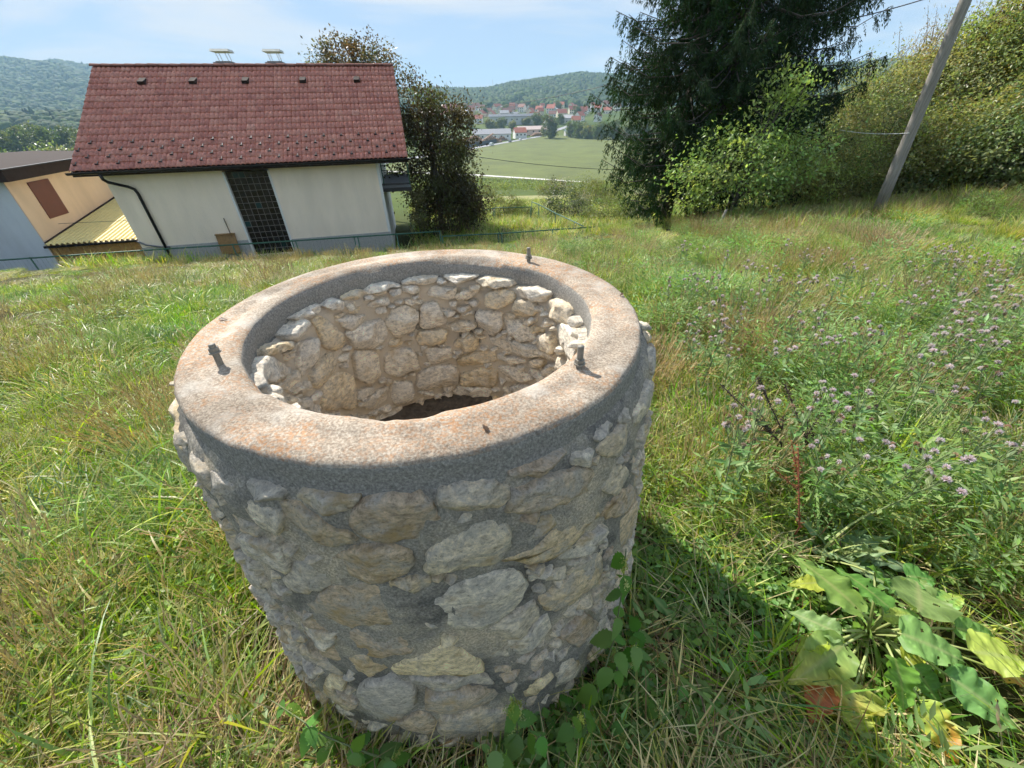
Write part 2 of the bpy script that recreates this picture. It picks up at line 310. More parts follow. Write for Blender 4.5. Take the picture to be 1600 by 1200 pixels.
well = empty('stone_well', (WC[0], WC[1], 0), 0, 'round rubble stone well with a lichen stained concrete rim', 'well')
def lathe(profile, nth, jitter, seed, amp_fn=None):
    th = np.linspace(0, 2 * math.pi, nth, endpoint=False); pr = np.array(profile); V = []
    R_ = np.repeat(pr[None, :, 0], nth, 0); Z_ = np.repeat(pr[None, :, 1], nth, 0); T_ = np.repeat(th[:, None], len(pr), 1)
    P = np.stack([R_ * np.cos(T_), R_ * np.sin(T_), Z_], -1).reshape(-1, 3)
    nr = vnoise(P, 7, seed, 4) * jitter + vnoise(P, 45, seed + 5, 3) * jitter * 0.45; nz_ = vnoise(P + 9, 9, seed + 9, 4) * jitter * 0.5
    a = np.ones(len(pr)) if amp_fn is None else np.array(amp_fn); a = np.repeat(a[None, :], nth, 0).ravel()
    P[:, :2] *= (1 + (nr * a / np.maximum(np.hypot(P[:, 0], P[:, 1]), 1e-3)))[:, None]; P[:, 2] += nz_ * a
    return P, grid_faces(nth, len(pr), True)
prof = [(RIM_I + 0.004, RIM_B - 0.03), (RIM_I, RIM_B - 0.005), (RIM_I - 0.002, 1.085), (RIM_I, 1.108), (RIM_I + 0.003, 1.119), (RIM_I + 0.010, 1.1245)]
prof += [(RIM_I + 0.02 + (RIM_R - RIM_I - 0.032) * k / 10, RIM_T + 0.002 * math.sin(k)) for k in range(11)]
prof += [(RIM_R - 0.005, 1.123), (RIM_R, 1.116), (RIM_R + 0.002, 1.10), (RIM_R + 0.002, 1.08), (RIM_R + 0.006, RIM_B - 0.01), (RIM_R + 0.008, RIM_B - 0.03)]
P, F = lathe(prof, 360, 0.006, 11, [1] * 4 + [0.6] * 2 + [0.22] * 11 + [0.6, 1, 1, 1, 1, 1]); 
th_ = np.arctan2(P[:, 1], P[:, 0]); rr_ = np.hypot(P[:, 0], P[:, 1])
er = np.clip(vnoise(np.stack([np.cos(th_), np.sin(th_), 0 * th_], 1), 3.2, 31, 4), 0.05, 1) * sm(RIM_I + 0.035, RIM_I, rr_) * sm(1.095, 1.12, P[:, 2])       # crumbled inner lip
P[:, 2] -= er * 0.03; P[:, :2] *= (1 + er * 0.03)[:, None]
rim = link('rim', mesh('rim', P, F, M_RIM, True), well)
prof = [(0.0, 0.38), (0.25, 0.38), (RIN - 0.005, 0.38), (RIN + 0.013, 0.45)] + [(RIN + 0.016, 0.55 + 0.48 * k / 8) for k in range(1, 9)] + [(RIM_I - 0.004, 1.044), (0.53, 1.050), (0.600, 1.082), (0.620, 1.072), (0.634, 1.055)]
prof += [(float(ro(z)) + 0.005, z) for z in np.linspace(1.0, -0.12, 22)]
P, F = lathe(prof, 420, 0.016, 17); P[:, 1] += wall_lean(P[:, 2]) * (np.hypot(P[:, 0], P[:, 1]) > 0.58)
wallo = link('mortar_wall', mesh('mortar_wall', P, F, M_MORTAR, True), well)
P, F = lathe([(RIN + 0.002, 0.42)] + [(RIN + 0.005, 0.44 + 0.60 * k / 16) for k in range(17)] + [(RIM_I + 0.02, 1.05)], 300, 0.012, 23)
link('inner_lining', mesh('inner_lining', P, F, concrete('tan_inner_mortar', 'tan'), True), well)
P, F = lathe([(0.0, 0.475), (0.12, 0.463), (0.24, 0.468), (0.36, 0.472), (RIN + 0.005, 0.490)], 80, 0.03, 5)
link('well_floor', mesh('well_floor', P, F, M_SOIL, True), well)

def px_on_wall(px, py, inner):
    d = ray(px, py); z = 0.6
    for _ in range(10):
        r_ = RIN if inner else float(ro(z))
        W2 = WC + (0 if inner else np.array([0.0, float(wall_lean(z))])); a = d[:2] @ d[:2]; bb = -2 * d[:2] @ W2; cc = W2 @ W2 - r_ * r_; D = max(bb * bb - 4 * a * cc, 0)
        t = (-bb + (1 if inner else -1) * math.sqrt(D)) / (2 * a); z = CAMZ + d[2] * t
    p = d[:2] * t - W2; return math.atan2(p[1], p[0]), z
RREF = {False: 0.675, True: RIN}
def to_uv(poly, inner):
    q = np.array([px_on_wall(x, y, inner) for x, y in poly]); q[:, 0] = np.unwrap(q[:, 0]); q[:, 0] *= RREF[inner]; return q
def chaikin(p, k=1):
    for _ in range(k):
        a = np.roll(p, -1, 0); p = np.stack([0.87 * p + 0.13 * a, 0.13 * p + 0.87 * a], 1).reshape(-1, 2)
    return p
def resample(p, n):
    q = np.vstack([p, p[:1]]); L = np.concatenate([[0], np.cumsum(np.hypot(*np.diff(q, axis=0).T))]); s = np.linspace(0, L[-1], n, endpoint=False)
    return np.stack([np.interp(s, L, q[:, 0]), np.interp(s, L, q[:, 1])], 1)
def make_stone(poly, inner, prot, seed, mat, hid=None):
    rg = np.random.default_rng(seed); nseg = 30; o = resample(chaikin(np.asarray(poly, float)), nseg); c = o.mean(0)
    size = np.sqrt(np.prod(o.max(0) - o.min(0)))
    o = o + rg.normal(0, 0.020 * size, o.shape)
    rings = [(1.03, -0.03), (1.0, -0.004), (0.985, 0.70), (0.95, 0.96), (0.76, 1.0), (0.50, 1.0), (0.26, 1.0)]
    planes = [(rg.normal(0, 1.1, 2), rg.uniform(0.0, 0.35)) for _ in range(5)]
    V = []; 
    def hgt(q, k):
        qq = (q - c) / size; v = 1.25
        for nrm, dd in planes: v = np.minimum(v, 1.0 + dd + qq @ nrm * 1.1)
        return prot * k * np.maximum(v, 0.25)
    for ri_, (s_, k) in enumerate(rings):
        q = c + (o - c) * s_
        h = np.full(nseg, k) if ri_ < 2 else hgt(q, k)
        if ri_ >= 2:
            q3 = np.stack([q[:, 0], q[:, 1], np.full(nseg, seed * 1.7)], 1); h = h + 0.006 * vnoise(q3, 18, seed, 3) + 0.0035 * vnoise(q3, 70, seed, 2)
        V.append(np.column_stack([q, h]))
    V = np.vstack(V + [np.array([[c[0], c[1], float(hgt(c[None], 1.0)[0])]])])
    F = []
    for r_ in range(len(rings) - 1):
        for k in range(nseg): F.append((r_ * nseg + k, r_ * nseg + (k + 1) % nseg, (r_ + 1) * nseg + (k + 1) % nseg, (r_ + 1) * nseg + k))
    b0 = (len(rings) - 1) * nseg
    for k in range(nseg): F.append((b0 + k, b0 + (k + 1) % nseg, len(V) - 1))
    th = V[:, 0] / RREF[inner]; rr = (RIN + 0.002 - V[:, 2]) if inner else ro(V[:, 1]) + V[:, 2]
    X = np.stack([rr * np.cos(th), rr * np.sin(th) + (0 if inner else wall_lean(V[:, 1])), V[:, 1]], 1)
    cen = X.mean(0)
    if hid is not None: b_ = len(hid[0]); hid[0].extend(X.tolist()); hid[1].extend([tuple(k + b_ for k in f) for f in F]); return None
    me = mesh('stone', X - cen, F, mat, True)
    return link('stone', me, well, cen)
class Occ:
    def __init__(s, inner, z0, z1, cell=0.008):
        s.c = cell; s.L = 2 * math.pi * RREF[inner]; s.nx = int(s.L / cell); s.z0 = z0; s.ny = int((z1 - z0) / cell); s.g = np.zeros((s.nx, s.ny), bool); s.z1 = z1
    def cells(s, poly):
        lo = poly.min(0); hi = poly.max(0); i = np.arange(int(lo[0] / s.c) - 1, int(hi[0] / s.c) + 2); j = np.arange(max(0, int((lo[1] - s.z0) / s.c)), min(s.ny, int((hi[1] - s.z0) / s.c) + 1))
        I, J = np.meshgrid(i, j, indexing='ij'); X = (I + 0.5) * s.c; Y = s.z0 + (J + 0.5) * s.c; ins = np.zeros(X.shape, bool); q = np.roll(poly, -1, 0)
        for (x0, y0), (x1, y1) in zip(poly, q):
            cnd = ((y0 > Y) != (y1 > Y)); xi = x0 + (Y - y0) * (x1 - x0) / ((y1 - y0) if abs(y1 - y0) > 1e-9 else 1e-9); ins ^= cnd & (X < xi)
        return I[ins] % s.nx, J[ins]
def Z(x0, y0, k, pts): return [(x0 + u / k, y0 + v / k) for u, v in pts]
A_ = lambda *p: Z(420, 620, 4.0, p)
B_ = lambda *p: Z(440, 880, 4.0, p)
C_ = lambda *p: Z(740, 640, 4.617, p)
D_ = lambda *p: Z(620, 640, 2.2227, p)
outer = [A_((175, 560), (300, 555), (440, 600), (560, 605), (500, 700), (400, 690), (250, 660), (180, 620)), A_((535, 680), (650, 640), (760, 600), (900, 600), (1000, 630), (1050, 720), (1120, 790), (1000, 860), (860, 880), (700, 870), (600, 830), (540, 740)),
 A_((1060, 580), (1250, 500), (1400, 530), (1500, 580), (1490, 640), (1380, 680), (1200, 690), (1070, 640)), A_((60, 650), (180, 660), (350, 760), (550, 850), (560, 890), (430, 910), (250, 830), (130, 760)),
 A_((400, 1000), (520, 930), (700, 905), (850, 930), (910, 990), (860, 1070), (740, 1110), (560, 1110), (470, 1070)), A_((980, 1060), (1000, 960), (1100, 830), (1250, 770), (1430, 760), (1500, 800), (1480, 950), (1380, 1030), (1200, 1030), (1050, 1060)),
 A_((110, 1110), (180, 1020), (300, 1000), (420, 1040), (490, 1100), (400, 1160), (270, 1180), (150, 1160)), A_((750, 1130), (900, 1110), (1020, 1120), (1000, 1170), (850, 1200), (760, 1170)),
 B_((180, 220), (300, 160), (440, 110), (620, 120), (780, 190), (880, 280), (850, 330), (700, 350), (560, 360), (420, 390), (320, 350), (220, 290)), B_((950, 220), (1080, 130), (1250, 60), (1440, 30), (1520, 110), (1480, 240), (1300, 350), (1120, 380), (980, 350), (940, 290)),
 B_((390, 440), (500, 400), (620, 370), (800, 390), (910, 460), (890, 500), (760, 530), (600, 560), (480, 530), (400, 470)), B_((690, 620), (860, 560), (1040, 480), (1130, 510), (1260, 640), (1180, 650), (1040, 640), (980, 670), (860, 650), (740, 690)),
 B_((420, 580), (480, 540), (600, 570), (700, 600), (680, 640), (520, 650), (430, 620)), B_((80, 420), (200, 370), (360, 410), (340, 460), (200, 450), (100, 460)), B_((100, 480), (250, 460), (400, 480), (430, 540), (370, 580), (260, 540), (130, 510)),
 B_((130, 530), (220, 520), (330, 600), (400, 650), (380, 690), (260, 650)), B_((300, 690), (370, 670), (420, 720), (400, 770), (330, 760)), B_((520, 720), (680, 690), (830, 760), (850, 850), (790, 890), (720, 930), (640, 960), (560, 960), (530, 880), (500, 800)),
 B_((900, 790), (1050, 750), (1250, 770), (1350, 800), (1300, 860), (1150, 900), (1020, 930), (940, 890)), B_((800, 700), (960, 680), (1200, 665), (1330, 740), (1150, 745), (960, 740)), B_((1000, 410), (1130, 430), (1130, 460), (1000, 465)), B_((850, 335), (930, 300), (990, 380), (910, 390)),
 B_((990, 960), (1200, 900), (1440, 880), (1440, 960), (1200, 1060), (1000, 1080)), B_((250, 770), (360, 810), (480, 870), (400, 910), (320, 900), (250, 840)), B_((700, 970), (860, 920), (970, 970), (950, 1040), (800, 1020)), B_((60, 260), (170, 300), (330, 370), (310, 400), (150, 345)),
 C_((250, 410), (400, 340), (560, 290), (680, 240), (640, 330), (560, 400), (420, 460), (300, 480)), C_((240, 700), (300, 580), (500, 480), (700, 430), (830, 420), (880, 510), (800, 590), (640, 640), (480, 660), (320, 730)), C_((310, 860), (480, 760), (720, 640), (700, 720), (560, 820), (360, 900)),
 C_((200, 1070), (330, 1000), (480, 930), (540, 850), (720, 730), (830, 660), (900, 740), (800, 820), (640, 980), (500, 1030), (330, 1070)), C_((600, 1070), (660, 960), (780, 890), (920, 820), (930, 880), (830, 960), (720, 1040)), C_((870, 300), (960, 180), (1080, 80), (1110, 230), (1060, 290), (940, 330)),
 C_((880, 560), (900, 440), (1020, 380), (1110, 440), (1100, 520), (980, 590)), C_((920, 770), (950, 650), (1100, 540), (1130, 600), (1080, 700), (980, 770)), C_((980, 860), (1100, 720), (1180, 620), (1170, 750), (1140, 900), (1040, 980)), C_((650, 1180), (780, 1060), (920, 990), (900, 1080), (820, 1200)),
 D_((300, 760), (380, 710), (480, 660), (490, 720), (420, 780), (310, 810)), D_((300, 830), (420, 780), (520, 700), (530, 760), (420, 840), (320, 850)), D_((500, 650), (560, 600), (640, 520), (700, 500), (690, 570), (600, 660), (520, 690)), D_((560, 780), (640, 700), (690, 730), (620, 810)), D_((430, 880), (520, 820), (510, 860), (440, 905)),
 D_((740, 560), (790, 480), (815, 560), (780, 640), (740, 600)), D_((540, 900), (600, 850), (650, 900), (560, 960)), D_((430, 960), (530, 890), (530, 940), (450, 990))]
E4 = lambda *p: Z(600, 400, 4.615, p)
D4 = lambda *p: Z(380, 400, 4.8, p)
innerp = [E4((10, 470), (60, 390), (150, 360), (245, 400), (240, 480), (170, 560), (90, 580), (40, 530)), E4((260, 500), (270, 350), (380, 330), (460, 460), (420, 500), (300, 520)), E4((235, 590), (260, 540), (450, 530), (450, 600), (400, 620), (250, 635)), E4((450, 500), (560, 460), (660, 490), (660, 520), (580, 540), (500, 530)),
 E4((660, 400), (740, 390), (850, 400), (850, 520), (780, 570), (700, 500)), E4((860, 430), (950, 450), (1090, 540), (1090, 600), (1010, 610), (900, 540)), E4((760, 600), (900, 590), (1180, 690), (1220, 740), (1000, 710), (850, 670)), E4((500, 620), (620, 560), (680, 600), (660, 680), (520, 650)), E4((280, 670), (480, 650), (490, 740), (350, 780)),
 E4((530, 740), (640, 690), (800, 680), (810, 760), (560, 800)), E4((820, 700), (1000, 740), (1030, 770), (830, 750)), E4((820, 800), (960, 790), (1080, 890), (1000, 900), (880, 860)), E4((240, 850), (340, 790), (520, 790), (530, 930), (250, 960)), E4((550, 860), (700, 800), (810, 820), (810, 930), (560, 930)), E4((1060, 770), (1110, 730), (1170, 760), (1150, 800)),
 E4((520, 270), (600, 230), (690, 250), (640, 290), (530, 310)), E4((740, 260), (850, 230), (950, 270), (930, 330), (850, 370), (750, 340)), E4((520, 370), (620, 350), (630, 390), (560, 400)), E4((940, 380), (970, 300), (1090, 340), (1090, 420), (980, 440)), E4((10, 700), (200, 660), (260, 790), (180, 810), (120, 850), (10, 850)), E4((1130, 560), (1230, 560), (1245, 700), (1140, 660)),
 E4((50, 910), (200, 900), (210, 1030), (60, 1060)), E4((130, 195), (200, 160), (380, 145), (370, 190), (150, 205)), E4((420, 150), (520, 120), (690, 140), (560, 185)), E4((650, 175), (740, 130), (910, 180), (930, 220), (720, 210)), E4((955, 230), (1080, 210), (1180, 250), (1160, 330), (1000, 300)),
 D4((600, 375), (680, 320), (750, 345), (740, 385), (650, 405)), D4((750, 310), (860, 255), (935, 275), (850, 325), (760, 335)), D4((920, 255), (1000, 205), (1100, 200), (1190, 225), (1020, 245), (940, 290)), D4((370, 455), (400, 420), (520, 355), (580, 360), (560, 430), (470, 480)), D4((290, 600), (330, 545), (420, 475), (470, 510), (440, 600), (340, 640)),
 D4((160, 695), (260, 640), (330, 640), (300, 690), (180, 750)), D4((50, 810), (150, 760), (270, 785), (360, 860), (290, 920), (170, 940), (60, 880)), D4((680, 470), (800, 440), (920, 440), (880, 520), (770, 550)), D4((760, 570), (900, 510), (1050, 480), (1080, 610), (1000, 680), (820, 690)), D4((510, 480), (590, 450), (740, 600), (720, 690), (600, 700), (570, 580)),
 D4((820, 730), (1000, 710), (1020, 900), (930, 960), (840, 920)), D4((1060, 800), (1150, 730), (1320, 710), (1320, 810), (1140, 890), (1060, 870)), D4((580, 1140), (600, 960), (700, 870), (810, 890), (840, 1150)), D4((400, 800), (430, 650), (550, 610), (520, 780), (440, 900)), D4((850, 1120), (1000, 1010), (1090, 950), (1080, 1050), (990, 1150))]
pale = {11, 20, 16, 43}
for inner, polys, z0, z1 in ((False, outer, 0.0, 1.062), (True, innerp, 0.47, 1.068)):
    occ = Occ(inner, z0, z1)
    for i, pp in enumerate(polys):
        q = to_uv(pp, inner); q = (q - q.mean(0)) * 1.07 + q.mean(0); q[:, 1] = np.clip(q[:, 1], z0 - 0.02, z1)
        w = q.max(0) - q.min(0)
        if w[0] > 0.5 or w[1] > 0.4 or min(w) < 0.008: continue
        I, J = occ.cells(q)
        if len(I) and occ.g[I, J].mean() > 0.45: continue
        occ.g[I, J] = True
        make_stone(q, inner, random.uniform(0.015, 0.024) if not inner else random.uniform(0.022, 0.04), 100 + i + 500 * inner, M_STONE_PALE if (not inner and i in pale) else (M_STONE_IN if inner else M_STONE))
    rg = np.random.default_rng(5 + inner); cnt = 0; HID = ([], []); cdir = math.atan2(-WC[1], -WC[0])
    for k in range(9000):
        f = 1 - k / 9000; w = rg.uniform(0.028, 0.06 + 0.17 * f); h = w * rg.uniform(0.30, 0.56); x = rg.uniform(0, occ.L); z = rg.uniform(z0 - 0.01, z1 - 0.01); m = 9
        if z + h * 0.55 > z1: continue
        a = np.linspace(0, 2 * math.pi, m, endpoint=False) + rg.uniform(-0.2, 0.2, m); tilt = rg.normal(0, 0.13)
        e = 0.48; px_ = np.sign(np.cos(a)) * np.abs(np.cos(a)) ** e * w / 2 * rg.uniform(0.8, 1.1, m); py_ = np.sign(np.sin(a)) * np.abs(np.sin(a)) ** e * h / 2 * rg.uniform(0.75, 1.1, m)
        q = np.stack([x + px_ * math.cos(tilt) - py_ * math.sin(tilt), z + px_ * math.sin(tilt) + py_ * math.cos(tilt)], 1)
        I, J = occ.cells((q - q.mean(0)) * 1.04 + q.mean(0))
        if len(I) < 6 or occ.g[I, J].mean() > 0.03: continue
        occ.g[I, J] = True; cnt += 1
        away = math.cos(x / RREF[inner] - cdir); hidden = (away > 0.05) if inner else (away < -0.15)     # faces the photograph cannot see: joined
        make_stone(q, inner, rg.uniform(0.013, 0.021) + 0.008 * inner, 2000 + k + 9000 * inner, M_STONE_IN if inner else M_STONE, HID if (hidden or (w < 0.045)) else None)
    if HID[0]: tag(link('small_stones', mesh('small_stones', HID[0], HID[1], M_STONE_IN if inner else M_STONE, True), well), kind='stuff')
# stones of the ledge that stick out below the rim on the left
for px_, py_, w_, pr in ((272, 650, 0.15, 0.024), (300, 695, 0.20, 0.022), (346, 760, 0.15, 0.022)):
    p = at_z(px_, py_, 1.01)[:2] - WC; th = math.atan2(p[1], p[0]) % (2 * math.pi)
    a = np.linspace(0, 2 * math.pi, 10, endpoint=False); q = np.stack([th * 0.675 + w_ / 2 * np.sign(np.cos(a)) * np.abs(np.cos(a)) ** 0.5, 1.0 + 0.036 * np.sign(np.sin(a)) * np.abs(np.sin(a)) ** 0.5], 1)
    make_stone(q, False, pr, int(th * 1000), M_STONE)
# three threaded bolts with nuts, set in the rim
for i, (bx, by, lean) in enumerate(((0.149, 0.732, 0.0), (0.0714, 1.454, 0.0), (-0.669, 0.775, 0.06))):
    bo = MB(); h = 0.053
    prof_z = np.linspace(-0.02, h, 46)
    bo.tube([(lean * z, 0, z) for z in prof_z], [0.0066 + (0.0009 if k % 2 else 0) for k in range(46)], 10)
    o = bo.build('bolt', M_STEEL, well, True); o.location = (bx - WC[0], by - WC[1], RIM_T)
    nb = MB(); nz0 = (0.012, 0.018, 0.036)[i]
    V = []; F = []
    for zz, rr2 in ((0, 0.0098), (0.001, 0.0108), (0.009, 0.0108), (0.010, 0.0098)):
        for k in range(6): V.append((rr2 * math.cos(k * math.pi / 3) + lean * (nz0 + zz), rr2 * math.sin(k * math.pi / 3), nz0 + zz))
    for r_ in range(3):
        for k in range(6): F.append((r_ * 6 + k, r_ * 6 + (k + 1) % 6, r_ * 6 + 6 + (k + 1) % 6, r_ * 6 + 6 + k))
    F += [tuple(range(6))[::-1], tuple(range(18, 24))]
    nb.add(V, F); nb.tube([(lean * nz0, 0, nz0 - 0.003), (lean * nz0, 0, nz0)], 0.0130, 16); nb.build('nut', M_STEEL, o)

# ------------------------------------------------------------------ materials of the buildings and fences
def plaster(name, c, grime=0.25):
    m, n, l, b = newmat(name); g = n.new('ShaderNodeTexCoord').outputs['Object']
    mp_ = n.new('ShaderNodeMapping'); mp_.inputs['Scale'].default_value = (1, 1, 0.25); l.new(g, mp_.inputs['Vector'])
    st = noise(n, l, 1.6, 6, 0.65, mp_.outputs[0]); r = ramp(n, [(0.3, tuple(x * (1 - grime) for x in c)), (0.6, c)]); l.new(st.outputs['Fac'], r.inputs['Fac'])
    l.new(r.outputs['Color'], b.inputs['Base Color']); b.inputs['Roughness'].default_value = 0.9; bump(n, l, b, noise(n, l, 120, 4, 0.7, g).outputs['Fac'], 0.001); return m
M_CREAM = plaster('cream_house_plaster', (0.98, 0.84, 0.67), 0.14); M_TRIM = plaster('white_trim_plaster', (0.80, 0.79, 0.76), 0.1); M_PLINTH = plain('grey_pebble_plinth', (0.42, 0.41, 0.39), 0.95, var=0.5, nscale=60, bmp=0.003)
M_PEACH = plaster('peach_plaster', (0.80, 0.60, 0.44), 0.14); M_WHITE_SHADE = plaster('shade_tinted_white_plaster', (0.62, 0.66, 0.70), 0.18)  # white front wall: the blue of its shade is mixed into the colour
M_BROWN = plain('dark_brown_roof_metal', (0.045, 0.032, 0.028), 0.85, var=0.2); M_BROWN.node_tree.nodes['Principled BSDF'].inputs['Specular IOR Level'].default_value = 0.12; M_GUTTER = plain('dark_gutter_metal', (0.022, 0.02, 0.022), 0.35, 0.4, var=0.2)
M_SHUT = plain('red_brown_shutter', (0.14, 0.035, 0.022), 0.55, var=0.1); M_WOODY = plain('varnished_board', (0.30, 0.17, 0.06), 0.6, var=0.3, nscale=14); M_ORANGE = plain('ochre_board_wall', (0.48, 0.27, 0.09), 0.8, var=0.25, nscale=10)
M_STICK = plain('worn_stick_wood', (0.16, 0.10, 0.06), 0.8, var=0.3)
M_YELLOW = plain('yellow_ribbed_sheet', (0.70, 0.60, 0.27), 0.6, var=0.10); M_GREEN = plain('green_fence_paint', (0.035, 0.12, 0.075), 0.5, var=0.35, nscale=12); M_GREYM = plain('grey_balcony_metal', (0.15, 0.16, 0.18), 0.55, var=0.15)
M_CAPM = plain('pale_chimney_cap_metal', (0.62, 0.60, 0.52), 0.45, 0.3, var=0.2); M_CHIM = plain('grey_chimney_render', (0.30, 0.27, 0.25), 0.9, var=0.3)
M_IRON = plain('black_wrought_iron', (0.03, 0.03, 0.035), 0.5)
m, n, l, b = newmat('weathered_red_tile'); M_TILE = m
oi = n.new('ShaderNodeObjectInfo'); at = n.new('ShaderNodeAttribute'); at.attribute_name = 'col'; g = n.new('ShaderNodeTexCoord').outputs['Object']
geo = n.new('ShaderNodeNewGeometry')
r1 = ramp(n, [(0.0, (0.38, 0.115, 0.075)), (0.4, (0.52, 0.185, 0.125)), (0.75, (0.60, 0.25, 0.17)), (1.0, (0.60, 0.30, 0.22))]); sxx = n.new('ShaderNodeSeparateColor'); l.new(at.outputs['Color'], sxx.inputs[0]); l.new(sxx.outputs[0], r1.inputs['Fac'])
nn = noise(n, l, 9, 6, 0.7, geo.outputs['Position']); dd = ramp(n, [(0.35, (0.55, 0.5, 0.5)), (0.6, (1.1, 1.1, 1.1))]); l.new(nn.outputs['Fac'], dd.inputs['Fac'])
c = mixc(n, l, 1.0, r1.outputs['Color'], dd.outputs['Color'], 'MULTIPLY')
lich = ramp(n, [(0.62, (0, 0, 0)), (0.72, (0.45, 0.45, 0.45))]); l.new(noise(n, l, 22, 4, 0.7, geo.outputs['Position']).outputs['Fac'], lich.inputs['Fac'])
c = mixc(n, l, lich.outputs['Color'], c, (0.48, 0.40, 0.33)); l.new(c, b.inputs['Base Color']); b.inputs['Roughness'].default_value = 0.27; b.inputs['Specular IOR Level'].default_value = 0.6
m, n, l, b = newmat('dark_glass_block'); M_PANE = m
g = n.new('ShaderNodeTexCoord').outputs['Object']; oi = n.new('ShaderNodeObjectInfo')
rr0 = ramp(n, [(0.0, (0.010, 0.008, 0.007)), (0.8, (0.022, 0.016, 0.014)), (0.93, (0.02, 0.018, 0.017)), (1.0, (0.012, 0.06, 0.065))]); l.new(oi.outputs['Random'], rr0.inputs['Fac']); l.new(rr0.outputs['Color'], b.inputs['Base Color']); b.inputs['Roughness'].default_value = 0.22
bump(n, l, b, noise(n, l, 25, 3, 0.5, g).outputs['Fac'], 0.004)

# ------------------------------------------------------------------ the house (local x = along the eave, y = away, z = world height)
house = empty('house', tuple(hp(0, 0, 0)), HANG, 'cream house with a weathered red tiled roof and tall dark glass block window', 'house')
WL, WR, WF, WB, WZ = 0.58, 9.88, 0.55, 8.25, -4.2
SLOPE = math.atan2(RIDGE_Z - EAVE_Z, RIDGE_W); SLEN = math.hypot(RIDGE_Z - EAVE_Z, RIDGE_W)
GL, GR, GT, GB = 4.40, 5.86, -0.21, -3.25
mb = MB(); T_ = 0.3
top_w = EAVE_Z - 0.02 + WF * math.tan(SLOPE) - 0.22
mb.box((WL, WF, WZ), (GL - 0.06, WF + T_, top_w)); mb.box((GR + 0.06, WF, WZ), (WR, WF + T_, top_w)); mb.box((GL - 0.06, WF, GT + 0.06), (GR + 0.06, WF + T_, top_w)); mb.box((GL - 0.06, WF + 0.02, WZ), (GR + 0.06, WF + T_, GB))
mb.build('wall', M_CREAM, house)
mb = MB()
for x0, x1 in ((WL, WL + T_), (WR - T_, WR)):
    V = [(x0, WF + T_ + 0.001, WZ), (x1, WF + T_ + 0.001, WZ), (x1, WB, WZ), (x0, WB, WZ), (x0, WF + T_ + 0.001, top_w + 0.1), (x1, WF + T_ + 0.001, top_w + 0.1), (x1, WB, top_w + 0.1), (x0, WB, top_w + 0.1), (x0, RIDGE_W, RIDGE_Z - 0.25), (x1, RIDGE_W, RIDGE_Z - 0.25)]
    mb.add(V, [(0, 1, 2, 3), (0, 4, 5, 1), (2, 6, 7, 3), (0, 3, 7, 8, 4), (1, 5, 9, 6, 2), (4, 8, 9, 5), (8, 7, 6, 9)])
mb.box((WL + T_, WB - T_, WZ), (WR - T_, WB - 0.002, top_w + 0.08))
mb.build('gable_wall', M_TRIM, house)
MB().box((WL - 0.015, WF - 0.03, WZ), (GL - 0.075, WF - 0.002, -2.62)).box((GR + 0.075, WF - 0.03, WZ), (WR + 0.02, WF - 0.002, -2.72)).build('plinth', M_PLINTH, house)
MB().box((WR - 0.07, WF - 0.035, -2.715), (WR + 0.03, WF + 0.10, top_w - 0.05)).build('corner_trim', M_TRIM, house)
MB().box((GL - 0.075, WF - 0.02, -3.3), (GL, WF + 0.12, GT)).box((GR, WF - 0.02, -3.3), (GR + 0.075, WF + 0.12, GT)).build('window_jamb', M_TRIM, house)
win = link('glass_block_window', MB().box((GL, WF + 0.10, GB), (GR, WF + 0.13, GT)).mesh('glass_block_window', plain('window_joint_mortar', (0.20, 0.18, 0.155), 0.9)), house)
nc, nr = 7, 14; pw = (GR - GL) / nc; ph = (GT - GB) / nr
pm = MB(); x, y_, z = pw / 2 - 0.009, 0.0, ph / 2 - 0.009
V = [(-x, 0, -z), (x, 0, -z), (x, 0, z), (-x, 0, z), (-x * .86, -0.012, -z * .86), (x * .86, -0.012, -z * .86), (x * .86, -0.012, z * .86), (-x * .86, -0.012, z * .86)]
pme = mesh('pane', V, [(4, 5, 6, 7), (0, 1, 5, 4), (1, 2, 6, 5), (2, 3, 7, 6), (3, 0, 4, 7)], M_PANE)
for i in range(nc):
    for j in range(nr): link('pane', pme, win, (GL + (i + .5) * pw, WF + 0.0985, GB + (j + .5) * ph))
# roof slab, tiles, ridge caps
roof = link('roof', mesh('roof', [(0.02, 0.03, EAVE_Z - 0.06), (HL - 0.02, 0.03, EAVE_Z - 0.06), (HL - 0.02, RIDGE_W, RIDGE_Z - 0.06), (0.02, RIDGE_W, RIDGE_Z - 0.06), (0.02, 2 * RIDGE_W, EAVE_Z), (HL - 0.02, 2 * RIDGE_W, EAVE_Z),
      (0.02, 0.03, EAVE_Z - 0.18), (HL - 0.02, 0.03, EAVE_Z - 0.18), (HL - 0.02, RIDGE_W, RIDGE_Z - 0.20), (0.02, RIDGE_W, RIDGE_Z - 0.20), (0.02, 2 * RIDGE_W, EAVE_Z - 0.15), (HL - 0.02, 2 * RIDGE_W, EAVE_Z - 0.15)],
      [(0, 1, 2, 3), (3, 2, 5, 4), (6, 9, 8, 7), (9, 10, 11, 8), (0, 6, 7, 1), (4, 5, 11, 10), (0, 3, 9, 6), (3, 4, 10, 9), (1, 7, 8, 2), (2, 8, 11, 5)], M_BROWN), house)
NTC, NTR = 35, 16; tw = HL / NTC; tl = SLEN / NTR
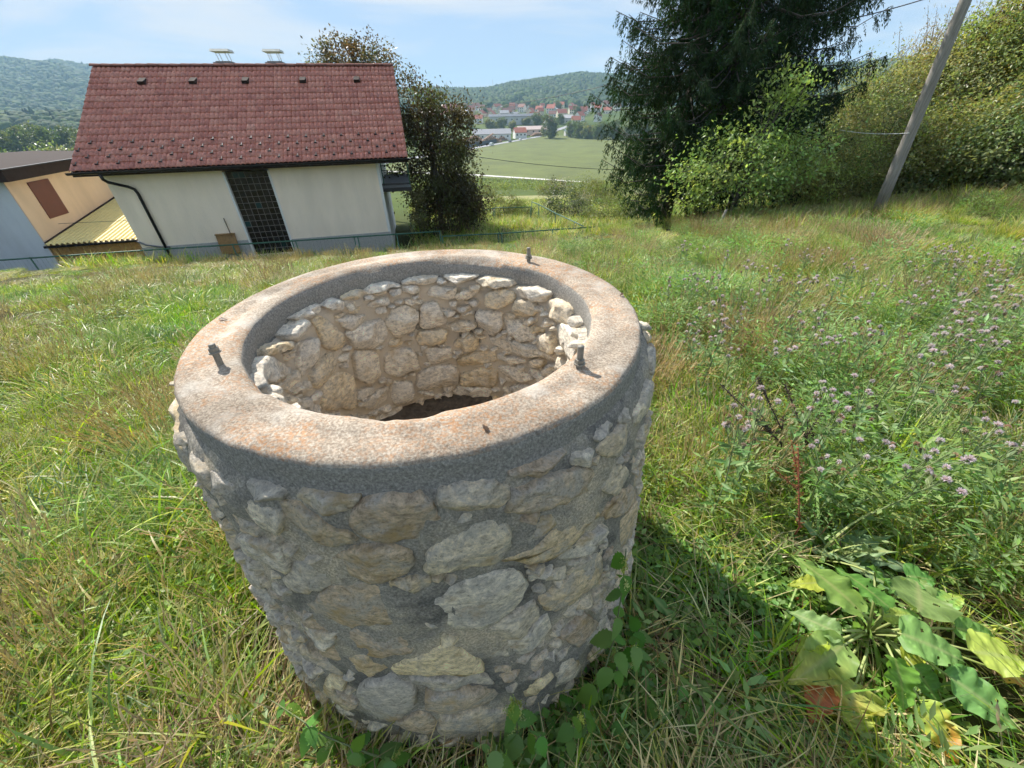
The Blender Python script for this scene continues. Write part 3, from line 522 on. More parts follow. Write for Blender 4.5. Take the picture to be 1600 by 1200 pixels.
def tile_vf():
    nx = 17; V = []
    for k, (yy, lift) in enumerate(((0.0, 0.030), (tl + 0.05, 0.0))):
        for i in range(nx):
            x = tw * (i / (nx - 1)) - tw / 2; ph_ = (i / (nx - 1)) * 2 % 1.0; wave = 0.044 * abs(math.sin(math.pi * ph_)) ** 0.7
            V.append((x * 1.01, yy, lift + wave))
    for i in range(nx): V.append((V[i][0], 0.0, V[i][2] - 0.028))
    F = [(i, i + 1, nx + i + 1, nx + i) for i in range(nx - 1)] + [(2 * nx + i, 2 * nx + i + 1, i + 1, i) for i in range(nx - 1)]
    return np.array(V), F
tv, tf = tile_vf()
RT = np.array([[1, 0, 0], [0, math.cos(SLOPE), -math.sin(SLOPE)], [0, math.sin(SLOPE), math.cos(SLOPE)]])
tiles_v = [mesh('tile', tv, tf, M_TILE, True, np.tile([[v_, 0, 0]], (len(tv), 1))) for v_ in np.linspace(0.05, 0.98, 9)]
def slope_pt(u, s, up=0.0): return np.array([u, s * math.cos(SLOPE) - up * math.sin(SLOPE), EAVE_Z + s * math.sin(SLOPE) + up * math.cos(SLOPE)])
SV = []; SF = []; SCc = []
for j in range(NTR):
    for i in range(NTC):
        p = slope_pt((i + .5) * tw, j * tl, -0.035 + random.uniform(-0.003, 0.003)); cv = min(1, max(0, random.gauss(0.48, 0.13)))
        if j < 8:
            o = link('tile', tiles_v[int(cv * 8.99)], roof, p); o.rotation_euler = (SLOPE + random.gauss(0, 0.006), random.gauss(0, 0.006), random.gauss(0, 0.006))
        else:
            b0 = len(SV); SV.extend((tv @ RT.T + p).tolist()); SF.extend([tuple(k + b0 for k in f) for f in tf]); SCc.extend([[cv, 0, 0]] * len(tv))
tag(link('upper_tiles', mesh('upper_tiles', SV, SF, M_TILE, True, SCc), roof), kind='stuff')
nrc = 29; rl = HL / nrc
mb = MB(); nxx = 8
V = []; 
for k, (xx, r_) in enumerate(((-0.03, 0.125), (rl, 0.105))):
    for i in range(nxx + 1):
        a = math.pi * i / nxx; V.append((xx, -r_ * math.cos(a) * 1.05, r_ * math.sin(a) * 0.75))
for i in range(nxx + 1): a = math.pi * i / nxx; V.append((-0.03, -0.105 * math.cos(a) * 1.05, 0.105 * math.sin(a) * 0.75))
F = [(i, i + 1, nxx + 2 + i, nxx + 1 + i) for i in range(nxx)] + [(2 * nxx + 2 + i, 2 * nxx + 3 + i, i + 1, i) for i in range(nxx)]
for cidx in range(2):
    pass
M_RIDGE = plain('dull_ridge_tile', (0.16, 0.075, 0.06), 0.95, var=0.35, nscale=6); M_RIDGE.node_tree.nodes['Principled BSDF'].inputs['Specular IOR Level'].default_value = 0.1
rme = [mesh('ridge_tile', V, F, M_RIDGE, True, np.tile([[v_, 0, 0]], (len(V), 1))) for v_ in (0.1, 0.4, 0.8)]
for i in range(nrc): link('ridge_tile', random.choice(rme), roof, (i * rl, RIDGE_W, RIDGE_Z - 0.02 + random.uniform(-0.006, 0.006)))
sg = MB(); sg.box((-0.05, -0.015, 0.04), (0.05, 0.0, 0.095)); sg.box((-0.015, 0, 0.03), (0.015, 0.16, 0.045)); sgm = sg.mesh('snow_guard', M_GUTTER)
for row, j in enumerate((0.55, 1.5, 2.5, 3.5)):
    for i in range(17):
        o = link('snow_guard', sgm, roof, slope_pt((i * 2 + 0.6 + (row % 2)) * tw, j * tl + 0.02, 0.0)); o.rotation_euler = (SLOPE, 0, 0)
vt = MB(); vt.add([(-0.13, -0.05, 0.02), (0.13, -0.05, 0.02), (-0.10, -0.05, 0.14), (0.10, -0.05, 0.14), (-0.12, 0.33, 0.03), (0.12, 0.33, 0.03)], [(0, 1, 3, 2), (2, 3, 5, 4), (0, 2, 4), (1, 5, 3)]); vtm = vt.mesh('roof_vent', M_BROWN)
for u_ in (1.77, 3.49, 5.33, 7.44, 9.52):
    o = link('roof_vent', vtm, roof, slope_pt(u_, 4.28, 0.0)); o.rotation_euler = (SLOPE, 0, 0)
# gutter and downpipe
gut = MB(); ng = 8
V = []; 
for xx in (-0.06, HL + 0.04):
    for i in range(ng + 1): a = math.pi + math.pi * i / ng; V.append((xx, -0.055 + 0.075 * math.cos(a), EAVE_Z - 0.045 + 0.075 * math.sin(a)))
gut.add(V, [(i, ng + 1 + i, ng + 2 + i, i + 1) for i in range(ng)] + [tuple(range(ng + 1)), tuple(range(2 * ng + 1, ng, -1))])
gut.box((-0.06, -0.135, EAVE_Z - 0.05), (HL + 0.04, -0.127, EAVE_Z - 0.035)); go = gut.build('gutter', M_GUTTER, house, False)
for i in range(14): MB().box((0.3 + i * 0.8, -0.14, EAVE_Z - 0.135), (0.33 + i * 0.8, 0.03, EAVE_Z - 0.122)).build('gutter_bracket', M_GUTTER, go)
dpp = [(0.86, -0.06, EAVE_Z - 0.1), (0.87, -0.05, -0.20), (0.93, 0.02, -0.29), (1.05, 0.16, -0.37), (1.25, 0.40, -0.50), (1.36, 0.47, -0.60), (1.40, 0.48, -0.75), (1.40, 0.48, -3.4)]
MB().tube(dpp, 0.05, 10).build('downpipe', M_GUTTER, house, True)
# chimneys with raised metal caps
for (u_, w_) in ((4.40, 5.15), (6.32, 5.15)):
    ch = MB().box((u_ - 0.25, w_ - 0.30, 2.4), (u_ + 0.25, w_ + 0.30, 3.20)).build('chimney', M_CHIM, house)
    MB().box((u_ - 0.34, w_ - 0.42, 3.20), (u_ + 0.34, w_ + 0.42, 3.26)).box((u_ - 0.27, w_ - 0.34, 3.262), (u_ + 0.27, w_ + 0.34, 3.30)).build('base_plate', M_CHIM, ch)
    for sx_ in (-0.17, 0.17):
        for sy_ in (-0.22, 0.22): MB().tube([(u_ + sx_ + .03, w_ + sy_, 3.29), (u_ + sx_ - .03, w_ + sy_, 3.60)], 0.012, 6).build('strut', M_CAPM, ch)
    q = MB(); q.add([(u_ - 0.34, w_ - 0.42, 3.60), (u_ + 0.34, w_ - 0.42, 3.60), (u_ + 0.34, w_ + 0.42, 3.60), (u_ - 0.34, w_ + 0.42, 3.60), (u_ - 0.32, w_ - 0.34, 3.68), (u_ + 0.32, w_ - 0.34, 3.68), (u_ + 0.32, w_ + 0.34, 3.68), (u_ - 0.32, w_ + 0.34, 3.68)], [(0, 3, 2, 1), (4, 5, 6, 7), (0, 1, 5, 4), (1, 2, 6, 5), (2, 3, 7, 6), (3, 0, 4, 7)]); q.build('chimney_cap', M_CAPM, ch)
# balcony on the right gable
bal = MB().box((WR, 1.0, -1.22), (11.05, 4.6, -1.02)).build('balcony', M_GREYM, house)
MB().box((WR + .01, 0.97, -1.0), (11.0, 0.99, -0.93)).box((WR + 0.01, 0.96, -1.24), (11.07, 0.995, -1.10)).build('balcony_edge', M_IRON, bal)
for x_, y0 in ((11.02, 1.04), (11.02, 2.2), (11.02, 3.4), (11.02, 4.5), (9.97, 1.04)): MB().tube([(x_, y0, -1.2), (x_, y0, -0.1)], 0.022, 6).build('baluster_post', M_GREEN, bal)
for zz in (-0.45, -0.28): MB().tube([(9.96, 1.03, zz), (10.20, 1.03, zz)], 0.013, 6).tube([(11.02, 1.04, zz), (11.02, 4.5, zz)], 0.013, 6).build('railing_bar', M_IRON, bal)
sp_ = [(10.05 + 0.10 * (1 - k / 26) * math.cos(k * 0.5), 1.03, -0.62 + 0.10 * (1 - k / 26) * math.sin(k * 0.5)) for k in range(26)]
MB().tube(sp_, 0.009, 5).build('railing_scroll', M_IRON, bal)
# snow shovel leaning on the wall
sh = empty('snow_shovel', tuple(hp(3.62, 0.45, -3.15)), HANG, 'brown wooden snow shovel leaning against the cream wall beside the dark window', 'shovel')
MB().add([(-0.35, -0.10, 0.10), (0.33, -0.10, 0.08), (0.33, 0.02, 0.80), (-0.35, 0.02, 0.80), (-0.35, -0.06, 0.10), (0.33, -0.06, 0.08), (0.33, 0.06, 0.80), (-0.35, 0.06, 0.80)], [(0, 1, 2, 3), (4, 7, 6, 5), (0, 4, 5, 1), (1, 5, 6, 2), (2, 6, 7, 3), (3, 7, 4, 0)]).box((-0.36, -0.03, 0.80), (0.34, 0.07, 0.84)).build('blade', M_WOODY, sh)
MB().tube([(0.20, 0.0, 0.3), (0.20, 0.02, 0.8), (0.17, 0.05, 1.40)], 0.017, 7).build('handle', M_STICK, sh)

# ------------------------------------------------------------------ annex and lean-to left of the house
AU = -2.45; AF = 0.68
an = empty('annex_building', tuple(hp(AU, AF, 0)), HANG, 'peach and shaded white annex with a dark brown eave and red brown shutter', 'annex')
MB().box((-7.0, 0, -4.2), (-0.001, 7.0, -0.22)).build('wall', M_WHITE_SHADE, an)
MB().box((0, 0.001, -4.2), (0.03, 7.0, -0.221)).build('side_wall', M_PEACH, an)
MB().add([(-7.2, -0.35, -0.18), (0.42, -0.35, -0.18), (0.42, 7.4, -0.18), (-7.2, 7.4, -0.18), (-7.2, -0.35, 0.16), (0.42, -0.35, 0.16), (0.42, 7.4, 0.16), (-7.2, 7.4, 0.16), (-3.5, -0.35, 0.30), (-3.5, 7.4, 0.30)], [(0, 3, 2, 1), (0, 1, 5, 8, 4), (1, 2, 6, 5), (2, 3, 7, 9, 6), (3, 0, 4, 7), (5, 6, 9, 8), (8, 9, 7, 4)]).build('roof', M_BROWN, an)
MB().box((0.36, -0.36, 0.161), (0.46, 7.41, 0.20)).build('roof_edge', M_GUTTER, an)
shu = MB().box((0.03, 0.90, -1.57), (0.06, 1.96, -0.345)).build('shutter', M_SHUT, an)
le = empty('lean_to', tuple(hp(AU + 0.04, AF, 0)), HANG, 'low lean-to with yellow ribbed sheet roof between annex and house', 'lean-to')
LW = 2.96; r0 = (-2.30, -0.05); r1_ = (-1.55, 5.6); nrib = 17
V = []; 
for k in range(nrib * 4 + 1):
    x_ = LW * k / (nrib * 4); zz = (0.0, 0.055, 0.055, 0.0)[k % 4]
    V += [(x_, r0[1] - 0.1, r0[0] + zz), (x_, r1_[1], r1_[0] + zz)]
mb = MB(); mb.add(V, [(2 * k, 2 * k + 2, 2 * k + 3, 2 * k + 1) for k in range(nrib * 4)]); mb.build('roof_sheet', M_YELLOW, le)
MB().box((0.0, r0[1] - 0.16, r0[0] - 0.08), (LW - .01, r0[1] - 0.105, r0[0] - 0.005)).build('gutter', M_GUTTER, le)
for i in range(15): MB().box((0.02 + i * LW / 15, 0.02 + 0.004 * (i % 2), -4.0), (0.02 + (i + 1) * LW / 15 - 0.012, 0.06, -2.34)).build('board', M_ORANGE, le)
MB().box((0.02, 0.07, -4.0), (LW - .02, 0.12, -2.40)).build('backing', M_STICK, le)
MB().add([(0.0, -0.05, -2.30), (0.05, -0.05, -2.30), (0.05, 5.6, -1.55), (0.0, 5.6, -1.55), (0.0, -0.05, -2.20), (0.05, -0.05, -2.20), (0.05, 5.6, -1.45), (0.0, 5.6, -1.45)], [(0, 3, 2, 1), (4, 5, 6, 7), (0, 1, 5, 4), (1, 2, 6, 5), (2, 3, 7, 6), (3, 0, 4, 7)]).build('flashing', M_BROWN, le)
MB().tube([tuple(q) for q in ((LW - 0.02, -0.16, -2.36), (LW + 0.25, -0.2, -2.52), (LW + 0.7, -0.2, -2.62), (LW + 1.0, -0.2, -2.66))], 0.03, 8).build('downpipe', M_GREYM, le, True)
cb_ = [(-0.45, 0.9, -1.75), (0.8, 1.6, -1.9), (1.9, 1.9, -1.98), (2.9, 0.9, -1.9)]
tag(link('overhead_wire', MB().tube([np.array(hp(AU + .04 + x_, AF + y0, zz)) for x_, y0, zz in cb_], 0.008, 5).mesh('overhead_wire', M_IRON)), 'thin dark wire slung over the yellow lean-to roof', 'wire')

# ------------------------------------------------------------------ green metal fences
def fence(name, pts, h, label, double=None, mid=False):
    root = empty(name, tuple(pts[0]), 0, label, 'fence', 'green metal fences below the lawn'); o = np.array(pts[0])
    MB().tube([np.array(p) + [0, 0, h] - o for p in pts], 0.026, 7).build('top_rail', M_GREEN, root, True)
    if mid: MB().tube([np.array(p) + [0, 0, 0.12] - o for p in pts], 0.018, 6).build('bottom_rail', M_GREEN, root, True)
    for i, p in enumerate(pts):
        for dx in ((-0.07, 0.07) if double and i in double else (0,)):
            q = np.array(p) - o; MB().tube([q + [dx, 0, -0.5], q + [dx, 0, h + 0.03]], 0.024, 6).build('post', M_GREEN, root, True)
    wm = MB()
    for a, b2 in zip(pts[:-1], pts[1:]):
        a = np.array(a) - o; b2 = np.array(b2) - o; k = int(np.linalg.norm(b2 - a) / 0.12)
        for t in np.linspace(0, 1, k)[1:-1]: q = a + (b2 - a) * t; wm.tube([q + [0, 0, 0.05], q + [0, 0, h]], 0.0022, 3, False)
    tag(wm.build('wire', M_GREEN, root), kind='stuff')
    return root
def fz(us, zs, w=-1.0, h=0.95): return [tuple(hp(u_, w, z_ - h)) for u_, z_ in zip(us, zs)]
us = [-4.6, -1.9, -0.4, 2.1, 4.3, 6.4, 8.65, 10.2, 11.9]; zs = np.interp(us, [-4.6, -1.6, 2.1, 6.9, 11.9], [-2.30, -2.33, -2.365, -2.435, -2.50])
fence('metal_fence', fz(us, zs), 0.95, 'green tube fence running along the front of the cream house', {5, 6})
us = [11.98, 14.4, 16.8, 18.9]; fence('metal_fence', fz(us, [-2.70, -2.775, -2.80, -2.825], h=0.9), 0.9, 'green tube fence on the lawn edge right of the house corner', {1, 2}, True)
bp = [at_y(x_, y0, Y_) - [0, 0, 1.0] for x_, y0, Y_ in ((640, 335, 24.0), (685, 332.5, 24.3), (741, 331.5, 24.6), (771, 325.5, 25.0))]; fence('metal_fence', [tuple(p) for p in bp], 1.0, 'green garden fence below the brown leaved tree', None)
bp = [at_y(x_, y0, Y_) - [0, 0, 1.0] for x_, y0, Y_ in ((773, 325, 25.1), (829, 323.5, 26.0))]; fence('metal_fence', [tuple(p) for p in bp], 1.0, 'short green fence bay before the rounded garden shrubs', None, True)
bp = [at_y(x_, y0, Y_) - [0, 0, 1.0] for x_, y0, Y_ in ((831, 315.5, 26.0), (842, 319.5, 24.8), (868, 333, 21.8), (898, 347, 19.4), (911, 353.5, 18.4))]; fence('metal_fence', [tuple(p) for p in bp], 1.0, 'green sloping side fence closing the garden', None, True)

# ------------------------------------------------------------------ plant builders
def nrm(v): return v / (np.linalg.norm(v, axis=-1, keepdims=True) + 1e-9)
def cards(C, D, Nn, Ln, Wd, fold=0.25, cols=None):
    """leaf cards: rhombus base-side-tip-side, folded along the midrib"""
    C = np.asarray(C, float); N = len(C); D = nrm(D); S = nrm(np.cross(D, Nn)); U = np.cross(S, D); Ln = np.broadcast_to(Ln, N)[:, None]; Wd = np.broadcast_to(Wd, N)[:, None]
    V = np.stack([C, C + D * Ln * 0.45 + S * Wd * 0.5 + U * Wd * fold, C + D * Ln, C + D * Ln * 0.45 - S * Wd * 0.5 + U * Wd * fold], 1).reshape(-1, 3)
    F = np.arange(4 * N).reshape(N, 4); F = np.concatenate([F[:, [0, 1, 2]], F[:, [0, 2, 3]]])
    return V, F, (None if cols is None else np.repeat(cols, 4, 0))
def tint(rg, base, n, v=0.25, h=0.06):
    b_ = np.array(base) * (1 + rg.normal(0, v, (n, 1))); b_ = b_ * (1 + rg.normal(0, h, (n, 3))); return np.clip(b_, 0.004, 1)
M_BARK = plain('grey_brown_bark', (0.10, 0.085, 0.068), 0.95, var=0.45, nscale=14, bmp=0.012, bscale=25)
M_LEAF = foliage('tree_leaf', None, 0.45, 0.36, 0.02, 0.12, 0.1)
M_NEEDLE = foliage('spruce_needle', None, 0.16, 0.85, 0.012, 0.1, 0.1, 0.06)
M_GRASS = foliage('grass_blade', None, 0.42, 0.42, 0.035, 0.30, 0.22, 0.4)
M_HERB = foliage('herb_leaf', None, 0.42, 0.45, 0.02, 0.15, 0.12)
M_DRY = foliage('dry_stalk', None, 0.25, 0.8, 0.02, 0.25, 0.15)

def leafy_crown(seed, blobs, nclump, nleaf, lsize, base, droop=0.3, clump_r=0.42, surf=0.75, base2=None, f2=0.2):
    """leaf cards in many small clumps spread through ellipsoid lobes; returns V,F,cols and clump centres"""
    rg = np.random.default_rng(seed); wts = np.array([b_[3] * b_[4] * b_[5] for b_ in blobs]) ** 0.67; wts = wts / wts.sum(); cen = []
    for _ in range(nclump):
        b_ = blobs[rg.choice(len(blobs), p=wts)]; d = nrm(rg.normal(0, 1, 3)); rad_ = rg.uniform(0, 1) ** (1 / 3) if rg.random() > surf else rg.uniform(0.78, 1.04)
        cen.append(np.array(b_[:3]) + d * rad_ * np.array(b_[3:6]))
    cen = np.array(cen); k = rg.integers(0, nclump, nleaf); crv = rg.uniform(0.6, 1.35, nclump)
    off = rg.normal(0, 1, (nleaf, 3)) * clump_r * crv[k][:, None] * [1, 1, 0.7]; C = cen[k] + off
    ctr = np.mean([b_[:3] for b_ in blobs], 0); outw = nrm(C - ctr)
    D = nrm(outw * 0.7 + rg.normal(0, 0.7, (nleaf, 3)) + [0, 0, -droop]); Nn = nrm(rg.normal(0, 0.6, (nleaf, 3)) + [0, 0, 1.0] + outw * 0.3)
    ccol = tint(rg, base, nclump, 0.18, 0.07)
    if base2 is not None:
        m_ = rg.random(nclump) < f2; ccol[m_] = tint(rg, base2, int(m_.sum()), 0.2, 0.07)
    cols = np.clip(ccol[k] * (1 + rg.normal(0, 0.2, (nleaf, 1))), 0.005, 1)
    return cards(C, D, Nn, lsize * rg.uniform(0.7, 1.35, nleaf), lsize * 0.62 * rg.uniform(0.7, 1.3, nleaf), 0.2, cols) + (cen,)
def limbs(seed, cen, trunk_pts, trunk_r, nlimb, tip=0.012):
    rg = np.random.default_rng(seed); mb = MB(); tp = np.array(trunk_pts); mb.tube(tp, list(np.linspace(trunk_r, trunk_r * 0.35, len(tp))), 9)
    idx = rg.choice(len(cen), min(nlimb, len(cen)), replace=False)
    for i in idx:
        c = cen[i]; t = rg.uniform(0.35, 0.95); f = t * (len(tp) - 1); a = int(f); s_ = tp[a] + (tp[min(a + 1, len(tp) - 1)] - tp[a]) * (f - a)
        mid = s_ * 0.5 + c * 0.5 + rg.normal(0, 0.06, 3) * np.linalg.norm(c - s_) + [0, 0, -0.05 * np.linalg.norm(c - s_)]
        mb.tube([s_, s_ * 0.7 + mid * 0.3, mid, c], [trunk_r * 0.38 * (1.1 - t), trunk_r * 0.28 * (1.1 - t), trunk_r * 0.15, tip], 5, False)
    return mb
def make_tree(name, seed, blobs, nclump, nleaf, lsize, base, trunk_pts, trunk_r, nlimb, bark=None, **kw):
    V, F, c, cen = leafy_crown(seed, blobs, nclump, nleaf, lsize, base, **kw)
    return mesh(name + '_crown', V, F, M_LEAF, False, c), limbs(seed, cen, trunk_pts, trunk_r, nlimb).mesh(name + '_trunk', bark or M_BARK, True)
def place(name, cm, tm, loc, rotz, label, cat, group=None, sc=1.0, tname='trunk', cname='crown'):
    r = empty(name, tuple(loc), rotz, label, cat, group); r.scale = (sc, sc, sc) if not hasattr(sc, '__len__') else sc
    if tm: link(tname, tm, r)
    link(cname, cm, r); return r
def gp(x, y, dz=0.0): return (float(x), float(y), float(gz(x, y)) + dz)

# brown leaved tree beside the house, and its neighbour whose top shows above the ridge
BR = (0.075, 0.064, 0.032)
cm, tm = make_tree('brown_tree', 41, [(0, 0, 2.4, 1.9, 1.8, 2.3), (0.8, 0, 1.6, 1.6, 1.6, 1.6), (-0.7, 0.2, 3.9, 1.3, 1.3, 1.4), (1.0, 0.2, 3.2, 1.2, 1.2, 1.2), (0.5, 0, 0.3, 1.7, 1.5, 1.3), (1.2, 0.2, 0.6, 1.0, 1.0, 1.2)], 210, 27000, 0.125, BR, [(0, 0, -1.2), (0.05, 0, 0.6), (0, 0.1, 2.2), (-0.1, 0.1, 3.8)], 0.17, 60, base2=(0.085, 0.10, 0.035), f2=0.3, clump_r=0.34)
p = at_y(690, 345, 22.0); place('walnut_tree', cm, tm, (p[0] - 0.05, p[1], p[2] + 0.35), 0.4, 'brown leaved tree standing behind the house gable and balcony', 'tree', None, (0.98, 0.98, 1.10))
cm2, tm2 = make_tree('ridge_tree', 43, [(0, 0, 6.2, 2.2, 2.0, 1.5), (0.9, 0, 5.5, 1.4, 1.4, 1.2), (-1.5, 0.2, 5.3, 1.5, 1.5, 1.3)], 110, 11000, 0.15, (0.12, 0.095, 0.045), [(0, 0, -2), (0.05, 0, 2.0), (0, 0.1, 5.0), (-0.1, 0.1, 6.8)], 0.2, 70, base2=(0.11, 0.12, 0.045), f2=0.35, clump_r=0.34)
p = at_y(552, 82, 29.0); place('walnut_tree', cm2, tm2, (p[0], p[1], p[2] - 7.0), 0.0, 'thin brown leaved tree whose top shows above the red roof ridge', 'tree')
# climbing bush on the gable post
cm3, _ = make_tree('climber', 44, [(0, 0, 0.9, 0.32, 0.3, 0.9)], 40, 2300, 0.07, (0.16, 0.16, 0.07), [(0, 0, -0.2), (0, 0, 1.5)], 0.03, 10, clump_r=0.14)
p = at_y(655, 350, 19.5); place('climbing_bush', cm3, _, (p[0], p[1], p[2] - 0.2), 0, 'dense dry climbing bush below the balcony corner', 'bush')

# spruces
def spruce(seed, H, rmax, h0, green, extra=None):
    rg = np.random.default_rng(seed); C = []; D = []; Nn = []; Ln = []; Wd = []; br = MB(); h = h0
    br.tube([(0, 0, -0.6), (0, 0, H * 0.4), (0, 0, H)], [0.24, 0.15, 0.02], 10)
    cl = []
    while h < H - 0.3:
        f = 1 - (h - h0) / (H - h0); nb = 6 if h < 9 else 5
        for k in range(nb):
            a = rg.uniform(0, 2 * math.pi); L = rmax * (0.30 + 0.70 * f ** 0.8) * rg.uniform(0.55, 1.08) * (0.72 + 0.28 * sm(h0, h0 + 2.0, h)); hd = np.array([math.cos(a), math.sin(a), 0]); sd = np.array([-hd[1], hd[0], 0]); m = 9
            ts = np.linspace(0, 1, m); dr = rg.uniform(0.22, 0.42) * L
            pts = np.array([[0, 0, h]]) + hd * (ts * L)[:, None] + np.array([0, 0, 1.0]) * ((-dr * np.sin(ts * 2.2) + 0.30 * dr * ts ** 3)[:, None])
            if h < 9: br.tube(pts[::2], list(np.linspace(0.035, 0.008, len(pts[::2]))), 4, False)
            ns = int((44 if h < 8.5 else 8) * L / 3)
            for s_ in range(ns):
                t = rg.uniform(0.08, 1.0) ** 0.75; q = np.array([np.interp(t, ts, pts[:, i]) for i in range(3)]); side = rg.choice([-1, 1]); ll = rg.uniform(0.25, 0.75) * (0.5 + 0.6 * (1 - t)) + 0.12
                dirv = nrm(hd * rg.uniform(0.1, 0.7) + sd * side * rg.uniform(0.1, 0.9) + np.array([0, 0, -rg.uniform(0.35, 1.5)])); nseg = 4; tt = np.arange(nseg) / nseg; tone = rg.uniform(0.6, 1.25)
                for u_ in tt:
                    dd2 = nrm(dirv + np.array([0, 0, -1.0]) * u_ * 0.9)
                    for w__ in range(5):
                        C.append(q + dirv * ll * u_ + np.array([0, 0, -0.25]) * ll * u_ * u_ + rg.normal(0, 0.02, 3)); D.append(dd2 + rg.normal(0, 0.34, 3)); Nn.append(rg.normal(0, 1, 3)); Ln.append(ll / nseg * rg.uniform(0.7, 1.3)); Wd.append(rg.uniform(0.018, 0.032)); cl.append(tone)
        h += rg.uniform(0.26, 0.40) if h < 9 else 0.6
    n_ = len(C); cl = np.array(cl); cols = np.clip(np.array(green) * cl[:, None] * (1 + rg.normal(0, 0.15, (n_, 3))), 0.003, 1)
    V, F, c = cards(np.array(C), np.array(D), np.array(Nn), np.array(Ln), np.array(Wd), 0.3, cols)
    return mesh('spruce_crown', V, F, M_NEEDLE, False, c), br.mesh('spruce_trunk', M_BARK, True)
DG = (0.040, 0.072, 0.026)
c1, t1 = spruce(51, 15.0, 4.0, 1.6, DG); c2, t2 = spruce(52, 17.0, 4.2, 2.3, (0.036, 0.064, 0.026))
p = at_y(1040, 338, 17.4); s1 = place('spruce_tree', c1, t1, (p[0], p[1], float(gz(p[0], p[1]))), 0.3, 'dark spruce with drooping twigs standing beside the open green field', 'tree', 'old dark spruces')
p = at_y(1090, 346, 16.2); s2 = place('spruce_tree', c2, t2, (p[0], p[1], float(gz(p[0], p[1]))), 2.0, 'tall dark spruce with a sun tinted strip of shoots climbing its trunk', 'tree', 'old dark spruces')
p = at_y(1140, 335, 18.0); s3 = copy_tree(s2); s3.scale = (0.84, 0.84, 0.9); s3.location = (p[0], p[1], float(gz(p[0], p[1]))); s3.rotation_euler = (0, 0, 4.1); s3['label'] = 'wide dark spruce behind the light green fruit tree'
rg = np.random.default_rng(3); N_ = 2600; zz = rg.uniform(1.9, 9.0, N_); aa = rg.uniform(0, 2 * math.pi, N_); rr_ = 0.20 + 0.16 * rg.random(N_)
C = np.stack([rr_ * np.cos(aa), rr_ * np.sin(aa), zz], 1); D = np.stack([np.cos(aa) * 0.8, np.sin(aa) * 0.8, rg.normal(-0.3, 0.5, N_)], 1)
V, F, c = cards(C, D, rg.normal(0, 1, (N_, 3)), rg.uniform(0.12, 0.26, N_), 0.055, 0.3, tint(rg, (0.075, 0.12, 0.03), N_, 0.3)); o = link('trunk_shoots', mesh('trunk_shoots', V, F, M_NEEDLE, False, c), s2); o.location = (-0.15, 0.42, 0)  # lighter green puts the sunlight on these shoots into their colour
# light green fruit tree before them
cm, tm = make_tree('fruit_tree', 61, [(0, 0, 1.5, 1.5, 1.2, 0.85), (-1.0, 0, 1.15, 0.8, 0.8, 0.6), (1.3, 0.1, 1.5, 0.9, 0.8, 0.7), (0.5, 0, 2.4, 0.8, 0.7, 0.7), (0.75, 0, 3.1, 0.42, 0.4, 0.6), (1.7, 0, 2.0, 0.5, 0.5, 0.35)], 120, 7800, 0.095, (0.27, 0.39, 0.13), [(0, 0, -0.3), (0.05, 0, 0.5), (0.2, 0.1, 1.4), (0.5, 0.1, 2.9)], 0.06, 50, clump_r=0.25, surf=0.6)
p = at_y(1135, 345, 13.2); place('fruit_tree', cm, tm, gp(p[0], p[1]), 0, 'light green leafy fruit tree in front of the dark spruces', 'tree', None, (1.08, 1.0, 1.12))

# overgrown shrubs on the bank at the right
SH = []
for sd, base, b2 in ((71, (0.25, 0.29, 0.10), (0.33, 0.29, 0.12)), (72, (0.20, 0.27, 0.09), (0.29, 0.29, 0.11)), (73, (0.30, 0.29, 0.12), (0.23, 0.29, 0.10))):
    SH.append(make_tree('bank_shrub', sd, [(0, 0, 1.0, 1.7, 1.4, 1.1), (0.9, 0.2, 1.7, 1.2, 1.1, 0.9), (-0.9, 0.1, 1.2, 1.2, 1.1, 0.9), (0.1, 0, 2.2, 0.9, 0.9, 0.7)], 170, 15000, 0.085, base, [(0, 0, -0.4), (0, 0, 0.5), (0.1, 0, 1.5)], 0.07, 40, base2=b2, f2=0.35, clump_r=0.27))
bank = [(1290, 318, 14.5, 0, 0.75, 'olive bramble shrub at the foot of the bank beside the dark spruces'), (1345, 300, 15.5, 2, 1.0, 'rusty olive shrub left of the leaning grey pole'), (1440, 300, 14.8, 1, 1.05, 'green shrub on the bank just behind the leaning grey pole'),
        (1530, 300, 13.5, 0, 1.15, 'broad green shrub on the bank right of the leaning pole'), (1600, 290, 13.0, 1, 1.2, 'dense leafy shrub on the bank above the long shaded grass'), (1690, 290, 12.5, 2, 1.2, 'tall shrub ending the overgrown bank'),
        (1330, 235, 19.0, 0, 1.1, 'yellow green shrub high on the bank beside the spruce branches'), (1420, 215, 19.0, 2, 1.2, 'yellowing shrub on top of the bank behind the pole'), (1510, 185, 18.0, 1, 1.25, 'bright green shrub on the upper bank below the bare twigs'), (1610, 150, 17.0, 0, 1.3, 'sunlit shrub on the highest part of the bank'),
        (1700, 140, 17.0, 2, 1.4, 'ochre shrub crowning the end of the bank'), (1245, 318, 17.5, 1, 0.8, 'dark green shrub in the shade under the spruces')]
for i, (x_, y0, Y_, k, s_, lb) in enumerate(bank):
    p = at_y(x_, y0, Y_); place('bank_shrub', SH[k][0], SH[k][1], (p[0], p[1], p[2] - 0.25), i * 1.7, lb, 'shrub', 'shrubs on the overgrown bank', s_, 'stems', 'foliage')
